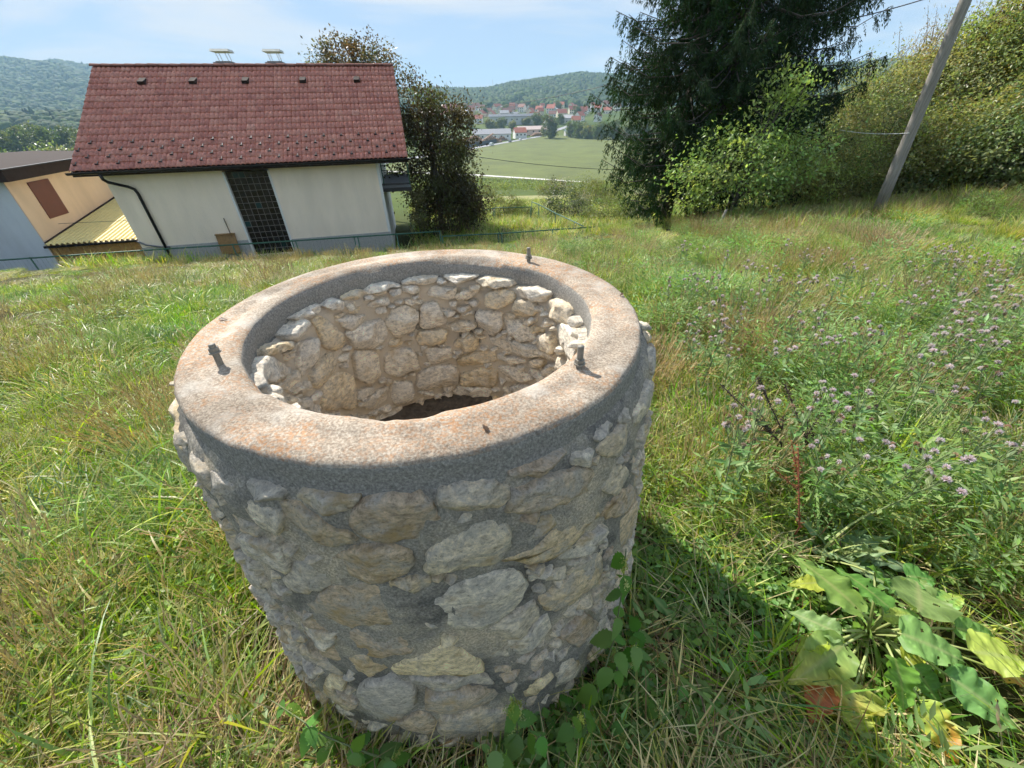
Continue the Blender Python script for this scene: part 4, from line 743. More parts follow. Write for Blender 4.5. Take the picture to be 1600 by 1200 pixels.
# pale feathery saplings along the top
fm = []
for sd in (81, 82):
    rg = np.random.default_rng(sd); mb = MB(); C = []; D = []
    for k in range(16):
        a = rg.uniform(0, 6.28); L = rg.uniform(1.4, 2.6); t = np.linspace(0, 1, 6); q = np.stack([math.cos(a) * t * L * 0.35, math.sin(a) * t * L * 0.35, t * L], 1) + rg.normal(0, 0.03, (6, 3)) * t[:, None]; mb.tube(q, list(np.linspace(0.018, 0.004, 6)), 4, False)
        for j in range(60): u_ = rg.uniform(0.3, 1); C.append([np.interp(u_, t, q[:, i]) for i in range(3)] + rg.normal(0, 0.08, 3)); D.append([math.cos(a) * .3, math.sin(a) * .3, 0.7] + rg.normal(0, 0.5, 3))
    n_ = len(C); V, F, c = cards(np.array(C), np.array(D), rg.normal(0, 1, (n_, 3)), rg.uniform(0.08, 0.16, n_), 0.022, 0.2, tint(rg, (0.36, 0.31, 0.20), n_, 0.2)); fm.append((mesh('sapling_leaves', V, F, M_DRY, False, c), mb.mesh('sapling_stems', M_STICK, False)))
for i, (x_, y0, Y_) in enumerate(((1375, 112, 21), (1420, 95, 21), (1465, 80, 20.5), (1500, 70, 20), (1535, 62, 19.5))):
    p = at_y(x_, y0, Y_); place('feathery_sapling', fm[i % 2][0], fm[i % 2][1], (p[0], p[1], p[2] - 1.2), i, ['pale feathery sapling on the bank top beside the spruce branches', 'pale feathery sapling on the bank top between the spruces and the pole', 'pale feathery sapling on the bank top just behind the grey pole', 'pale feathery sapling on the bank top past the grey pole', 'pale feathery sapling on the bank top before the rust brown tree'][i], 'sapling', 'pale saplings along the bank top', 0.85 + 0.1 * (i % 3), 'stems', 'foliage')
cmx, tmx = make_tree('rust_tree', 83, [(0, 0, 1.8, 1.3, 1.2, 1.0), (0.6, 0, 2.6, 0.9, 0.9, 0.8)], 70, 5200, 0.11, (0.20, 0.115, 0.05), [(0, 0, -0.5), (0, 0, 1), (0.1, 0, 2.4)], 0.07, 30, clump_r=0.26)
p = at_y(1590, 60, 18.5); place('rust_tree', cmx, tmx, (p[0] + 0.3, p[1], p[2] - 1.4), 0, 'rust brown small tree at the top of the bank', 'tree')
# the grey pole and overhead cables
pb = at_y(1380, 314, 11.5); pt = at_y(1510, 0, 11.5); pt = pb + (pt - pb) * 1.9
m, n, l, b = newmat('weathered_pole'); g = n.new('ShaderNodeTexCoord').outputs['Object']; mp_ = n.new('ShaderNodeMapping'); mp_.inputs['Scale'].default_value = (30, 30, 1.5); l.new(g, mp_.inputs['Vector']); r = ramp(n, [(0.3, (0.17, 0.15, 0.13)), (0.7, (0.36, 0.335, 0.30))]); nn = noise(n, l, 1.5, 6, 0.7, mp_.outputs[0]); l.new(nn.outputs['Fac'], r.inputs['Fac']); l.new(r.outputs['Color'], b.inputs['Base Color']); b.inputs['Roughness'].default_value = 0.9; bump(n, l, b, nn.outputs['Fac'], 0.004); M_POLE = m
pole = empty('utility_pole', (pb[0], pb[1], float(gz(pb[0], pb[1])) - 0.05), 0, 'weathered grey utility pole standing before the overgrown bank', 'pole')
tp = pt - np.array(pole.location)
MB().tube([(tp * t).tolist() for t in np.linspace(0, 1, 8)], list(np.linspace(0.135, 0.085, 8)), 14).build('shaft', M_POLE, pole, True)
MB().tube([tp * 0.16 + [0.11, -0.03, 0], tp * 0.9 + [0.08, -0.03, 0]], 0.008, 5).build('earth_wire', M_IRON, pole)
def cable(a, b2, sag, r_, label):
    a = np.array(a); b2 = np.array(b2); P_ = [a + (b2 - a) * t - np.array([0, 0, sag * 4 * t * (1 - t)]) for t in np.linspace(0, 1, 24)]
    o_ = link('overhead_cable', MB().tube([q - a for q in P_], r_, 5).mesh('overhead_cable', M_IRON, True)); o_.location = tuple(a); return tag(o_, label, 'cable')
cable(at_y(560, 208, 60), at_y(990, 266, 60), 0.9, 0.035, 'dark cable sagging across the green valley field')
cable(at_y(700, 172, 70), at_y(1010, 118, 40), 0.5, 0.022, 'thin cable rising from the town towards the dark spruces')
cable(at_y(1300, 36, 15), pb + (pt - pb) * 0.56, 0.05, 0.012, 'thin wire running from the spruces to the top of the grey pole')
o_ = cable(at_y(1312, 203, 13.5), at_y(1421, 208, 11.4), 0.05, 0.008, 'short pale wire stretched from the bank to the grey pole'); o_.data.materials.clear(); o_.data.materials.append(plain('pale_wire', (0.6, 0.6, 0.58)))
# weathered stake in the meadow
p = at_y(1117, 378, 11.6); st = empty('fence_stake', gp(p[0], p[1]), 0, 'short grey wooden stake in the meadow before the fruit tree', 'stake'); MB().tube([(0, 0, -0.2), (0.02, 0, 0.3), (0.08, 0, 0.58)], [0.045, 0.042, 0.035], 8).build('stake_post', M_POLE, st); MB().tube([(0.05, -0.045, 0.45), (0.05, 0.05, 0.47)], 0.008, 5).build('nail', M_IRON, st)

# ------------------------------------------------------------------ scattered cover (instanced)
def scatter(name, src_mesh, P, yaw, tilt, scl, label, cat=None):
    P = np.asarray(P, float); N = len(P); src = bpy.data.objects.new(name + '_source', src_mesh)
    me = bpy.data.meshes.new(name); me.vertices.add(N); me.vertices.foreach_set('co', P.astype(np.float32).ravel())
    rg_ = np.random.default_rng(N); a = me.attributes.new('rot', 'FLOAT_VECTOR', 'POINT'); R_ = np.stack([rg_.normal(0, 1, N) * tilt, rg_.normal(0, 1, N) * tilt, yaw], 1); a.data.foreach_set('vector', R_.astype(np.float32).ravel())
    a = me.attributes.new('scl', 'FLOAT', 'POINT'); a.data.foreach_set('value', np.asarray(scl, np.float32)); me.update()
    ng_ = bpy.data.node_groups.new(name, 'GeometryNodeTree'); ng_.interface.new_socket('Geometry', in_out='INPUT', socket_type='NodeSocketGeometry'); ng_.interface.new_socket('Geometry', in_out='OUTPUT', socket_type='NodeSocketGeometry')
    nn_ = ng_.nodes; ll = ng_.links; gi = nn_.new('NodeGroupInput'); go_ = nn_.new('NodeGroupOutput'); ip = nn_.new('GeometryNodeInstanceOnPoints'); oi_ = nn_.new('GeometryNodeObjectInfo'); oi_.inputs['Object'].default_value = src
    r_ = nn_.new('GeometryNodeInputNamedAttribute'); r_.data_type = 'FLOAT_VECTOR'; r_.inputs['Name'].default_value = 'rot'; s_ = nn_.new('GeometryNodeInputNamedAttribute'); s_.data_type = 'FLOAT'; s_.inputs['Name'].default_value = 'scl'; e_ = nn_.new('FunctionNodeEulerToRotation')
    ll.new(gi.outputs[0], ip.inputs['Points']); ll.new(oi_.outputs['Geometry'], ip.inputs['Instance']); ll.new(r_.outputs['Attribute'], e_.inputs[0]); ll.new(e_.outputs[0], ip.inputs['Rotation']); ll.new(s_.outputs['Attribute'], ip.inputs['Scale']); ll.new(ip.outputs[0], go_.inputs[0])
    o_ = link(name, me); mod = o_.modifiers.new('scatter', 'NODES'); mod.node_group = ng_; return tag(o_, label, cat, None, 'stuff')

def tuft(seed, nb, rad_, h0, h1, w0, bend, bases, lean=0.25, seg=3):
    rg = np.random.default_rng(seed); V = []; F = []; Cc = []
    for k in range(nb):
        a = rg.uniform(0, 2 * math.pi); r_ = rad_ * math.sqrt(rg.random()); p = np.array([r_ * math.cos(a), r_ * math.sin(a), -0.01]); h = rg.uniform(h0, h1); az_ = a + rg.normal(0, 0.9); d = np.array([math.cos(az_), math.sin(az_), 0]); sd = np.array([-d[1], d[0], 0]); bd = bend * rg.uniform(0.3, 1.5); ln_ = lean * rg.uniform(0, 2); w = w0 * rg.uniform(0.6, 1.4)
        c = np.array(bases[rg.integers(0, len(bases))]) * rg.uniform(0.75, 1.3); b0 = len(V); tw_ = rg.normal(0, 0.5)
        for i in range(seg + 1):
            t = i / seg; ang = ln_ + bd * t; q = p + d * h * (math.sin(ln_) * t + 0.5 * bd * t * t) + np.array([0, 0, 1]) * h * max(0.05, (t - 0.32 * bd * t * t * (1 + ln_)))
            ww = w * (1 - t) ** 0.6 * (0.75 + 0.5 * min(t * 3, 1)); s2 = sd * math.cos(tw_ * t) + np.array([0, 0, 1]) * math.sin(tw_ * t)
            if i < seg: V += [q + s2 * ww / 2, q - s2 * ww / 2]; Cc += [c, c]
            else: V.append(q); Cc.append(c)
        for i in range(seg - 1): F += [(b0 + 2 * i, b0 + 2 * i + 1, b0 + 2 * i + 3), (b0 + 2 * i, b0 + 2 * i + 3, b0 + 2 * i + 2)]
        F.append((b0 + 2 * seg - 2, b0 + 2 * seg - 1, b0 + 2 * seg))
    return mesh('grass_tuft', np.array(V), np.array(F), M_GRASS, False, np.array(Cc))
def herb(seed, nl, rad_, h, ll, ww, base, up=0.5):
    rg = np.random.default_rng(seed); a = rg.uniform(0, 6.28, nl); r_ = rad_ * np.sqrt(rg.random(nl)); hh = h * rg.uniform(0.15, 1.0, nl)
    C = np.stack([r_ * np.cos(a), r_ * np.sin(a), hh], 1); b_ = a + rg.normal(0, 0.8, nl); D = np.stack([np.cos(b_), np.sin(b_), rg.normal(up - 0.35, 0.35, nl)], 1)
    V, F, c = cards(C, D, np.array([[0, 0, 1.0]]) + rg.normal(0, 0.35, (nl, 3)), ll * rg.uniform(0.6, 1.3, nl), ww * rg.uniform(0.7, 1.2, nl), 0.15, tint(rg, base, nl, 0.2, 0.07))
    ns = max(3, nl // 4); st_v = []; 
    for k in range(ns):
        q = C[k]; st_v.append([q * [0.3, 0.3, 0], q * [0.3, 0.3, 0] + [0.003, 0, 0], q])
    b0 = len(V); V = np.vstack([V, np.array(st_v).reshape(-1, 3)]); F = np.vstack([F, b0 + np.arange(3 * ns).reshape(ns, 3)]); c = np.vstack([c, np.tile(np.array(base) * 0.8, (3 * ns, 1))])
    return mesh('herb_tuft', V, F, M_HERB, False, c)
def seedgrass(seed, nb, rad_, h0, h1, base):
    rg = np.random.default_rng(seed); mb = MB(); C = []; D = []
    V = []; F = []; Cc = []
    for k in range(nb):
        a = rg.uniform(0, 6.28); r_ = rad_ * math.sqrt(rg.random()); p = np.array([r_ * math.cos(a), r_ * math.sin(a), 0]); h = rg.uniform(h0, h1); d = np.array([math.cos(a + 0.6), math.sin(a + 0.6), 0]); ln_ = rg.uniform(0.05, 0.45); s2 = np.array([-d[1], d[0], 0]) * 0.0016
        q = [p + d * h * ln_ * t * t + np.array([0, 0, h * t]) for t in (0, 0.5, 1.0)]; b0 = len(V)
        for z_ in q: V += [z_ + s2, z_ - s2]
        F += [(b0, b0 + 1, b0 + 3), (b0, b0 + 3, b0 + 2), (b0 + 2, b0 + 3, b0 + 5), (b0 + 2, b0 + 5, b0 + 4)]; Cc += [np.array(base)] * 6
        for j in range(7): C.append(q[2] - (q[2] - q[1]) * 0.09 * j + rg.normal(0, 0.003, 3)); D.append((q[2] - q[1]) + rg.normal(0, 0.06, 3) * h)
    v2, f2, c2 = cards(np.array(C), np.array(D), rg.normal(0, 1, (len(C), 3)), rg.uniform(0.018, 0.035, len(C)), 0.007, 0.2, tint(rg, np.array(base) * 0.85, len(C), 0.2)); b0 = len(V)
    return mesh('seed_grass', np.vstack([np.array(V), v2]), np.vstack([np.array(F), f2 + b0]), M_DRY, False, np.vstack([np.array(Cc), c2]))

G1 = (0.20, 0.34, 0.05); G2 = (0.28, 0.40, 0.065); G3 = (0.38, 0.43, 0.10); DRY1 = (0.58, 0.50, 0.24); DRY2 = (0.46, 0.37, 0.19); BRN = (0.22, 0.15, 0.075); BG = (0.15, 0.24, 0.09)
rg = np.random.default_rng(99)
def field_points(dens, r0, r1, amax=66):
    """random ground points in the sector before the camera (all round close by); dens(r) per square metre"""
    out = []; rs = np.geomspace(max(r0, 0.05), r1, 60)
    for a, b_ in zip(rs[:-1], rs[1:]):
        am = 120 if a < 2.6 else amax
        n_ = rg.poisson(dens(0.5 * (a + b_)) * math.radians(2 * am) * 0.5 * (b_ * b_ - a * a)); r_ = np.sqrt(rg.uniform(a * a, b_ * b_, n_)); t = np.radians(rg.uniform(-am, am, n_)); out.append(np.stack([r_ * np.sin(t), r_ * np.cos(t)], 1))
    P = np.vstack(out); hu = (P - EL2) @ HU; hw = (P - EL2) @ HW; ok = ~((hw > 0.30) & (hu < 11.0) & (hu > -10)); P = P[ok]
    return P
def wd_(P): return np.hypot(P[:, 0] - WC[0], P[:, 1] - WC[1])
def zc(P): return np.column_stack([P, gz(P[:, 0], P[:, 1])])
def fld(P, scale, seed): return vnoise(np.column_stack([P, np.zeros(len(P))]), scale, seed, 3)
def meadow(P): return sm(0.55, 1.5, P[:, 0] - 0.02 * P[:, 1] + 0.35 * fld(P, 0.8, 77))          # 1 in the tall meadow right of the well
CLUMP = 16
def near_dock(P): return np.hypot(P[:, 0] - DQ[0], P[:, 1] - DQ[1]) < 0.95
def put(name, make, nb, rad_, dens, r0, r1, keep, s0, s1, label, tilt=0.12, big=True, amax=66):
    """small tufts in the ring around the well, wide clumps of CLUMP tufts elsewhere"""
    jobs = [(make(nb, rad_), 1.0, (lambda P: (wd_(P) > 0.74) & ((wd_(P) < 1.15) | near_dock(P))) if big else (lambda P: wd_(P) > 0.74))]
    if big: jobs.append((make(nb * CLUMP, 0.30), 1.0 / CLUMP, lambda P: (wd_(P) > 1.05) & ~near_dock(P)))
    for src, f, sel in jobs:
        P = field_points(lambda r: dens(r) * f, r0, r1, amax); P = P[sel(P)]; P = P[rg.random(len(P)) < keep(P)]; N = len(P)
        if not N: continue
        r_ = np.hypot(P[:, 0], P[:, 1]); sc_ = rg.uniform(s0, s1, N) * (1 + 0.03 * np.clip(r_ - 3, 0, 5)) * (1 - 0.45 * sm(8, 14, r_) * (P[:, 0] < 4))
        scatter(name, src, zc(P), rg.uniform(0, 6.28, N), tilt if f == 1 else tilt * 0.5, sc_, label)
D1 = lambda r: 520 if r < 2.2 else 520 * (2.2 / r) ** 1.48
dry_n = lambda P: np.clip(0.36 + 1.15 * fld(P, 0.75, 21) + 0.5 * fld(P, 0.22, 5), 0, 1)
shade = lambda P: sm(0.95, 0.35, np.hypot(P[:, 0] - 0.45, P[:, 1] - 0.55))                       # short cover in the well's shadow, straw thinned there to darken it
DQ = at_z(1375, 1010, 0.0)[:2]
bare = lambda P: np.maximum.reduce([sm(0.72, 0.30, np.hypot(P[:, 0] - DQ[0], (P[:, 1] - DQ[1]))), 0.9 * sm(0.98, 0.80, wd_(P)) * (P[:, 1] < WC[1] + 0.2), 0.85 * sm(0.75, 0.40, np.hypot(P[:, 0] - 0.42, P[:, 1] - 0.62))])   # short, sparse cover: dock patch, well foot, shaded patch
put('lawn_grass', lambda n_, r_: tuft(1, n_, r_, 0.06, 0.15, 0.0055, 0.9, [G1, G2, G2, BG, G3]), 26, 0.06, lambda r: 0.85 * D1(r), 0.1, 19, lambda P: (0.9 - 0.45 * meadow(P)) * (1 - 0.75 * dry_n(P)) * (1 - 0.97 * bare(P)), 0.8, 1.35, 'fine green lawn grass')
put('tufted_grass', lambda n_, r_: tuft(2, n_, r_, 0.09, 0.22, 0.006, 1.2, [G1, G2, BG, G3, DRY1]), 22, 0.06, lambda r: 0.60 * D1(r), 0.1, 19, lambda P: (0.8 - 0.2 * meadow(P)) * (1 - 0.6 * dry_n(P)) * (1 - 0.97 * bare(P)), 0.75, 1.3, 'tufted green lawn grass')
put('dry_grass', lambda n_, r_: tuft(3, n_, r_, 0.07, 0.20, 0.0045, 1.3, [DRY1, DRY1, DRY2, G3, BRN], 0.5), 24, 0.07, lambda r: 0.75 * D1(r), 0.1, 19, lambda P: 0.12 + 0.85 * dry_n(P) * (1 - 0.65 * meadow(P)) * (1 - 0.9 * bare(P)) - 0.10 * bare(P), 0.8, 1.3, 'dry straw coloured grass')
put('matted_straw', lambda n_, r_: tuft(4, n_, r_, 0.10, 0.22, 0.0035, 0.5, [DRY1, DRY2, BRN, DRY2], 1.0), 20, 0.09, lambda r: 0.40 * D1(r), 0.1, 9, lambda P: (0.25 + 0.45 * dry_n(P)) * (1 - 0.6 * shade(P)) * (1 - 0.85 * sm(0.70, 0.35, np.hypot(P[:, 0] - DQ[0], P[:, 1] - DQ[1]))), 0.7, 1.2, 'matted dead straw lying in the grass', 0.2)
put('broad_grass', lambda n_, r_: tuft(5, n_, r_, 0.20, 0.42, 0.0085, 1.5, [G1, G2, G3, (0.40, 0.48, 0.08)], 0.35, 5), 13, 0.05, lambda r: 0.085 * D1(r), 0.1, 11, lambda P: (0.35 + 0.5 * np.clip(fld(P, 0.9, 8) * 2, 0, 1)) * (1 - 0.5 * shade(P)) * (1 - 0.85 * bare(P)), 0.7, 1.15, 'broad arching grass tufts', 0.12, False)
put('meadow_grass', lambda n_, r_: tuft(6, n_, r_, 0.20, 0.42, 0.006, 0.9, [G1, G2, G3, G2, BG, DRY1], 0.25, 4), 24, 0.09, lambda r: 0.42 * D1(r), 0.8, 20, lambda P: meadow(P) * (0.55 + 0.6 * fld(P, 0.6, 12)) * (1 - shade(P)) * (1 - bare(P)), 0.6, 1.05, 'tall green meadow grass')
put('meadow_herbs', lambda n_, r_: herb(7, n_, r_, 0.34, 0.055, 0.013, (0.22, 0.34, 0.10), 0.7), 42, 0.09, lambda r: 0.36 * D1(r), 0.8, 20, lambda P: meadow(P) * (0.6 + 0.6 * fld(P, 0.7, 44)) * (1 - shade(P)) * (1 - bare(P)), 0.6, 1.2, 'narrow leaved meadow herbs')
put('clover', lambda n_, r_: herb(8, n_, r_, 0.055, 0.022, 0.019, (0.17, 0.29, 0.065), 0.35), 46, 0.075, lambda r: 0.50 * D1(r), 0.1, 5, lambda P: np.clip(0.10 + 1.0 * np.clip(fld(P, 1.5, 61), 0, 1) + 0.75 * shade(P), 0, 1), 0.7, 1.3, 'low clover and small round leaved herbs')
put('small_herbs', lambda n_, r_: herb(9, n_, r_, 0.10, 0.045, 0.020, (0.25, 0.36, 0.11), 0.5), 26, 0.07, lambda r: 0.30 * D1(r), 0.1, 8, lambda P: np.clip(0.15 + 0.9 * fld(P, 1.1, 33), 0, 1), 0.7, 1.3, 'small leafy herbs among the grass')
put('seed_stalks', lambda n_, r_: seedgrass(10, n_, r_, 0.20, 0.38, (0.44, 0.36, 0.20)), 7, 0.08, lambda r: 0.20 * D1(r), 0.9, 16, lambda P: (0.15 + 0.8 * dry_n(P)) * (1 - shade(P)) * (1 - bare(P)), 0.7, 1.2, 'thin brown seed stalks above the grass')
# rough grass beyond the fence, on the slope and along the bank foot
P = field_points(lambda r: 7.0 * (18 / r) ** 1.6, 17.5, 70, 48); P = P[rg.random(len(P)) < 0.8]; scatter('rough_grass', tuft(11, 40, 0.28, 0.20, 0.50, 0.016, 0.8, [G2, G3, G3, G1, DRY1], 0.3), zc(P), rg.uniform(0, 6.28, len(P)), 0.1, rg.uniform(0.8, 1.5, len(P)), 'rough grass on the slope below the fence')
bkP = np.column_stack([rg.uniform(5.5, 20, 1700), rg.uniform(8.2, 15.5, 1700)]); bkP = bkP[(bkP[:, 1] > 9.3 + 0.10 * (14 - bkP[:, 0])) & (bkP[:, 1] < 13.0 + 0.25 * (14 - bkP[:, 0]))]
scatter('bank_grass', tuft(12, 34, 0.16, 0.45, 0.95, 0.010, 0.7, [DRY2, BRN, G3, G1, BRN], 0.2, 4), zc(bkP), rg.uniform(0, 6.28, len(bkP)), 0.1, rg.uniform(0.45, 0.8, len(bkP)), 'long half dry grass at the foot of the bank, darkened for shrub shade')  # brown blades also carry the dark of the shrubs' shade

# ------------------------------------------------------------------ single plants near the well
def blade_leaf(L, W_, seed, wave=0.075, arch=0.35, lobes=0, fold=0.18, c0=(0.2, 0.3, 0.07), c1=None, rib=(0.42, 0.46, 0.18), nu=34, nv=13, tipf=0.55, holes=0):
    """one broad leaf along +x from the origin: tapering outline, wavy margin, raised pale midrib, arching down at the tip"""
    rg_ = np.random.default_rng(seed); V = []; Cc = []; ph = rg_.uniform(0, 6.28)
    for i in range(nu):
        t = i / (nu - 1); w = W_ / 2 * (math.sin(math.pi * min(1, t ** tipf * 0.97 + 0.03)) ** 0.75) * (1 + (0.35 * math.sin(lobes * math.pi * 2 * t + ph) if lobes else 0.06 * math.sin(9 * t + ph) + 0.05 * math.sin(31 * t + 2 * ph)))
        for j in range(nv):
            v = (j / (nv - 1)) * 2 - 1; x = L * t - (0.12 * L * abs(v) ** 2 if lobes else 0.04 * L * v * v); y = w * v
            z = fold * w * abs(v) - arch * L * t * t * 0.5 + 0.12 * L * t + wave * W_ * (math.sin(13 * t + ph + 2.2 * v) + 0.7 * math.sin(29 * t + 2 * ph - 1.5 * v)) * abs(v) ** 1.2 - 0.018 * W_ * abs(math.sin(t * 24 - abs(v) * 6)) ** 0.5 * (abs(v) > 0.08) + rg_.normal(0, 0.004 * W_)
            V.append((x, y, z)); c = np.array(c0) if c1 is None else np.array(c0) * (1 - sm(0.15, 0.85, t + 0.15 * math.sin(7 * v + ph))) + np.array(c1) * sm(0.15, 0.85, t + 0.15 * math.sin(7 * v + ph))
            vein = 0.30 * (abs(math.sin(t * 12 - abs(v) * 3)) < 0.14); c = c * (1 + vein) * rg_.uniform(0.86, 1.14)
            if abs(v) < 0.09: c = c * 0.4 + np.array(rib) * 0.6
            Cc.append(c)
    F = grid_faces(nu, nv)
    if holes: F = F[rg_.random(len(F)) > holes]
    return mesh('leaf', np.array(V), F, M_HERB, True, np.clip(np.array(Cc), 0, 1))
def leaf_between(parent, base, tip, W_, seed, crown=None, **kw):
    base = np.array(base); tip = np.array(tip); d = tip - base; L = float(np.linalg.norm(d)); o_ = link('leaf', blade_leaf(L, W_, seed, **kw), parent)
    az_ = math.atan2(d[1], d[0]); el = math.asin(d[2] / L); rg_ = np.random.default_rng(seed); o_.rotation_euler = (rg_.normal(0, 0.25), -el, az_); o_.location = tuple(base - np.array(parent.location))
    if crown is not None:
        c_ = np.array(crown); m_ = (c_ + base) / 2 + [0, 0, 0.03]; pl = np.array(parent.location)
        link('petiole', MB().tube([c_ - pl, m_ - pl, base - pl + (tip - base) * 0.12], [0.005, 0.0045, 0.003], 6).mesh('petiole', M_PET, True), parent)
M_PET = plain('pale_green_petiole', (0.33, 0.38, 0.14), 0.5, var=0.2)
GA = (0.21, 0.36, 0.09); GBl = (0.17, 0.32, 0.08); GY = (0.42, 0.48, 0.10); OR = (0.62, 0.26, 0.09); RD = (0.48, 0.17, 0.08)
q = at_z(1352, 995, 0.02); dock = empty('dock_plant', tuple(q), 0, 'large broad leaved dock plant with some orange and yellow leaves', 'plant')
kz = 3.0; zz_ = lambda p: (1150 + p[0] / kz, 800 + p[1] / kz)
DL = [((590, 470), (265, 190), 120, GA, None, .17, .20), ((720, 450), (470, 250), 95, GBl, None, .18, .20), ((860, 470), (850, 295), 190, GA, None, .15, .14), ((490, 575), (230, 455), 85, GA, None, .13, .10), ((505, 620), (245, 815), 150, GA, GY, .12, .04), ((430, 620), (240, 640), 75, GY, None, .12, .07),
      ((560, 800), (520, 960), 190, GY, (0.55, 0.46, 0.10), .07, .03), ((545, 930), (600, 1060), 120, GY, None, .04, .02), ((420, 815), (345, 995), 95, OR, RD, .05, .02), ((745, 685), (800, 945), 140, GA, None, .14, .08), ((870, 900), (1065, 1200), 135, GY, OR, .09, .03), ((775, 570), (1095, 705), 150, GA, None, .17, .13), ((1000, 770), (1360, 1035), 150, GBl, GA, .13, .08),
      ((1110, 655), (1380, 700), 150, GY, None, .14, .12), ((1215, 735), (1390, 810), 90, (0.60, 0.36, 0.08), OR, .09, .07), ((835, 720), (965, 915), 95, GBl, None, .10, .05), ((640, 270), (745, 375), 95, GA, None, .16, .17), ((950, 430), (1065, 390), 80, GA, GY, .12, .10), ((800, 300), (940, 320), 90, GBl, None, .14, .13), ((1030, 545), (1225, 580), 85, GBl, None, .13, .11), ((780, 690), (890, 690), 80, GY, None, .08, .06), ((420, 330), (240, 340), 60, GY, None, .08, .06), ((690, 490), (870, 480), 60, GY, GA, .12, .13)]
for i, (b_, t_, w_, c0, c1, z0, z1) in enumerate(DL):
    bp_ = at_z(*zz_(b_), z0 + 0.07); tp_ = at_z(*zz_(t_), z1 + 0.075); dep = float((bp_ - [0, 0, CAMZ]) @ FW); leaf_between(dock, bp_, tp_, w_ / kz / FPX * dep * 1.3, 300 + i, q + np.array([0, 0, 0.02]), c0=c0, c1=c1, holes=0.015)
def rosette(name, px_, py_, n_, L0, L1, W_, c0, label, seed, up=0.5, lobes=0, c1=None, tilt=(0.1, 0.9)):
    rg_ = np.random.default_rng(seed); p = at_z(px_, py_, 0.0); p[2] = float(gz(p[0], p[1])); r_ = empty(name, tuple(p), rg_.uniform(0, 6), label, 'plant')
    for i in range(n_):
        a = i * 2.4 + rg_.normal(0, .2); L = rg_.uniform(L0, L1); o_ = link('leaf', blade_leaf(L, W_ * rg_.uniform(.7, 1.2), seed * 50 + i, lobes=lobes, arch=rg_.uniform(0.3, 0.9), c0=tuple(np.array(c0) * rg_.uniform(.8, 1.25)), c1=c1, nu=22 if lobes else 12, nv=5), r_); o_.rotation_euler = (rg_.normal(0, .2), -rg_.uniform(*tilt) * up * 1.5, a); o_.location = (0.01 * math.cos(a), 0.01 * math.sin(a), 0.01)
    return r_
rosette('thistle_rosette', 1300, 868, 16, 0.14, 0.27, 0.075, (0.22, 0.33, 0.17), 'grey green lobed thistle rosette behind the big dock leaves', 31, 0.8, 5)
rosette('young_dock', 1425, 862, 13, 0.10, 0.20, 0.06, (0.36, 0.44, 0.13), 'small pale green lobed rosette behind the dock plant', 32, 0.6, 3)
rosette('young_dock', 1195, 925, 5, 0.06, 0.11, 0.035, (0.36, 0.42, 0.12), 'tiny seedling with a reddish leaf left of the dock plant', 33, 0.4, 0, RD)
rosette('dandelion', 1060, 985, 8, 0.10, 0.19, 0.04, (0.15, 0.27, 0.07), 'toothed dandelion rosette in the shadow of the well', 34, 0.6, 3)
rosette('dandelion', 1075, 1075, 6, 0.07, 0.13, 0.045, (0.15, 0.27, 0.07), 'small broad leaved weed in the deep shadow of the well', 35, 0.7)
rosette('plantain', 355, 1120, 9, 0.12, 0.24, 0.026, (0.20, 0.32, 0.09), 'narrow ribwort plantain tuft left of the well foot', 36, 0.7)
rosette('plantain', 500, 1150, 8, 0.10, 0.20, 0.034, (0.18, 0.31, 0.09), 'broad plantain tuft beside the leaning nettle', 37, 0.7)
rosette('plantain', 260, 800, 9, 0.10, 0.2, 0.02, (0.24, 0.36, 0.10), 'plantain tuft in the lawn beside the well wall', 38, 0.7)
rosette('thistle_rosette', 1400, 690, 12, 0.12, 0.22, 0.05, (0.20, 0.34, 0.15), 'green lobed herb in the meadow behind the dock plant', 39, 0.9, 4)
rosette('thistle_rosette', 1560, 640, 12, 0.12, 0.24, 0.05, (0.18, 0.36, 0.15), 'bluish green lobed herb in the lush meadow edge', 40, 0.9, 4)

# nettles at the foot of the well
def nettle_leaf(seed, L=0.06):
    rg_ = np.random.default_rng(seed); n_ = 13; V = [(0, 0, 0)]; F = []
    for i in range(n_):
        t = (i + 0.5) / n_; w = 0.33 * L * math.sin(math.pi * t ** 0.62) * (1.12 if i % 2 else 0.9); z = -0.35 * L * t * t
        V += [(L * t, -w, z + 0.10 * w), (L * t, 0, z), (L * t, w, z + 0.10 * w)]
    V.append((L, 0, -0.36 * L)); e = len(V) - 1
    F += [(0, 1, 2), (0, 2, 3)]
    for i in range(n_ - 1): b_ = 1 + 3 * i; F += [(b_, b_ + 3, b_ + 4, b_ + 1), (b_ + 1, b_ + 4, b_ + 5, b_ + 2)]
    b_ = 1 + 3 * (n_ - 1); F += [(b_, e, b_ + 1), (b_ + 1, e, b_ + 2)]; c = np.array([0.14, 0.28, 0.06]) * rg_.uniform(0.9, 1.15)
    return mesh('leaf', np.array(V), F, M_HERB, True, np.tile(c, (len(V), 1)))
NL = [nettle_leaf(s_, L_) for s_, L_ in ((1, 0.048), (2, 0.064), (3, 0.082))]; M_NST = plain('nettle_stem', (0.12, 0.15, 0.06), 0.6, var=0.2); M_TAS = foliage('nettle_flower', (0.40, 0.45, 0.14), 0.3, 0.7)
rgT = np.random.default_rng(66); C = np.zeros((60, 3)); C[:, 2] = -np.linspace(0, 0.03, 60); C += rgT.normal(0, 0.003, C.shape); V, F, _ = cards(C, rgT.normal(0, 1, (60, 3)), rgT.normal(0, 1, (60, 3)), 0.005, 0.004); TAS = mesh('flower_tassel', V, F, M_TAS)
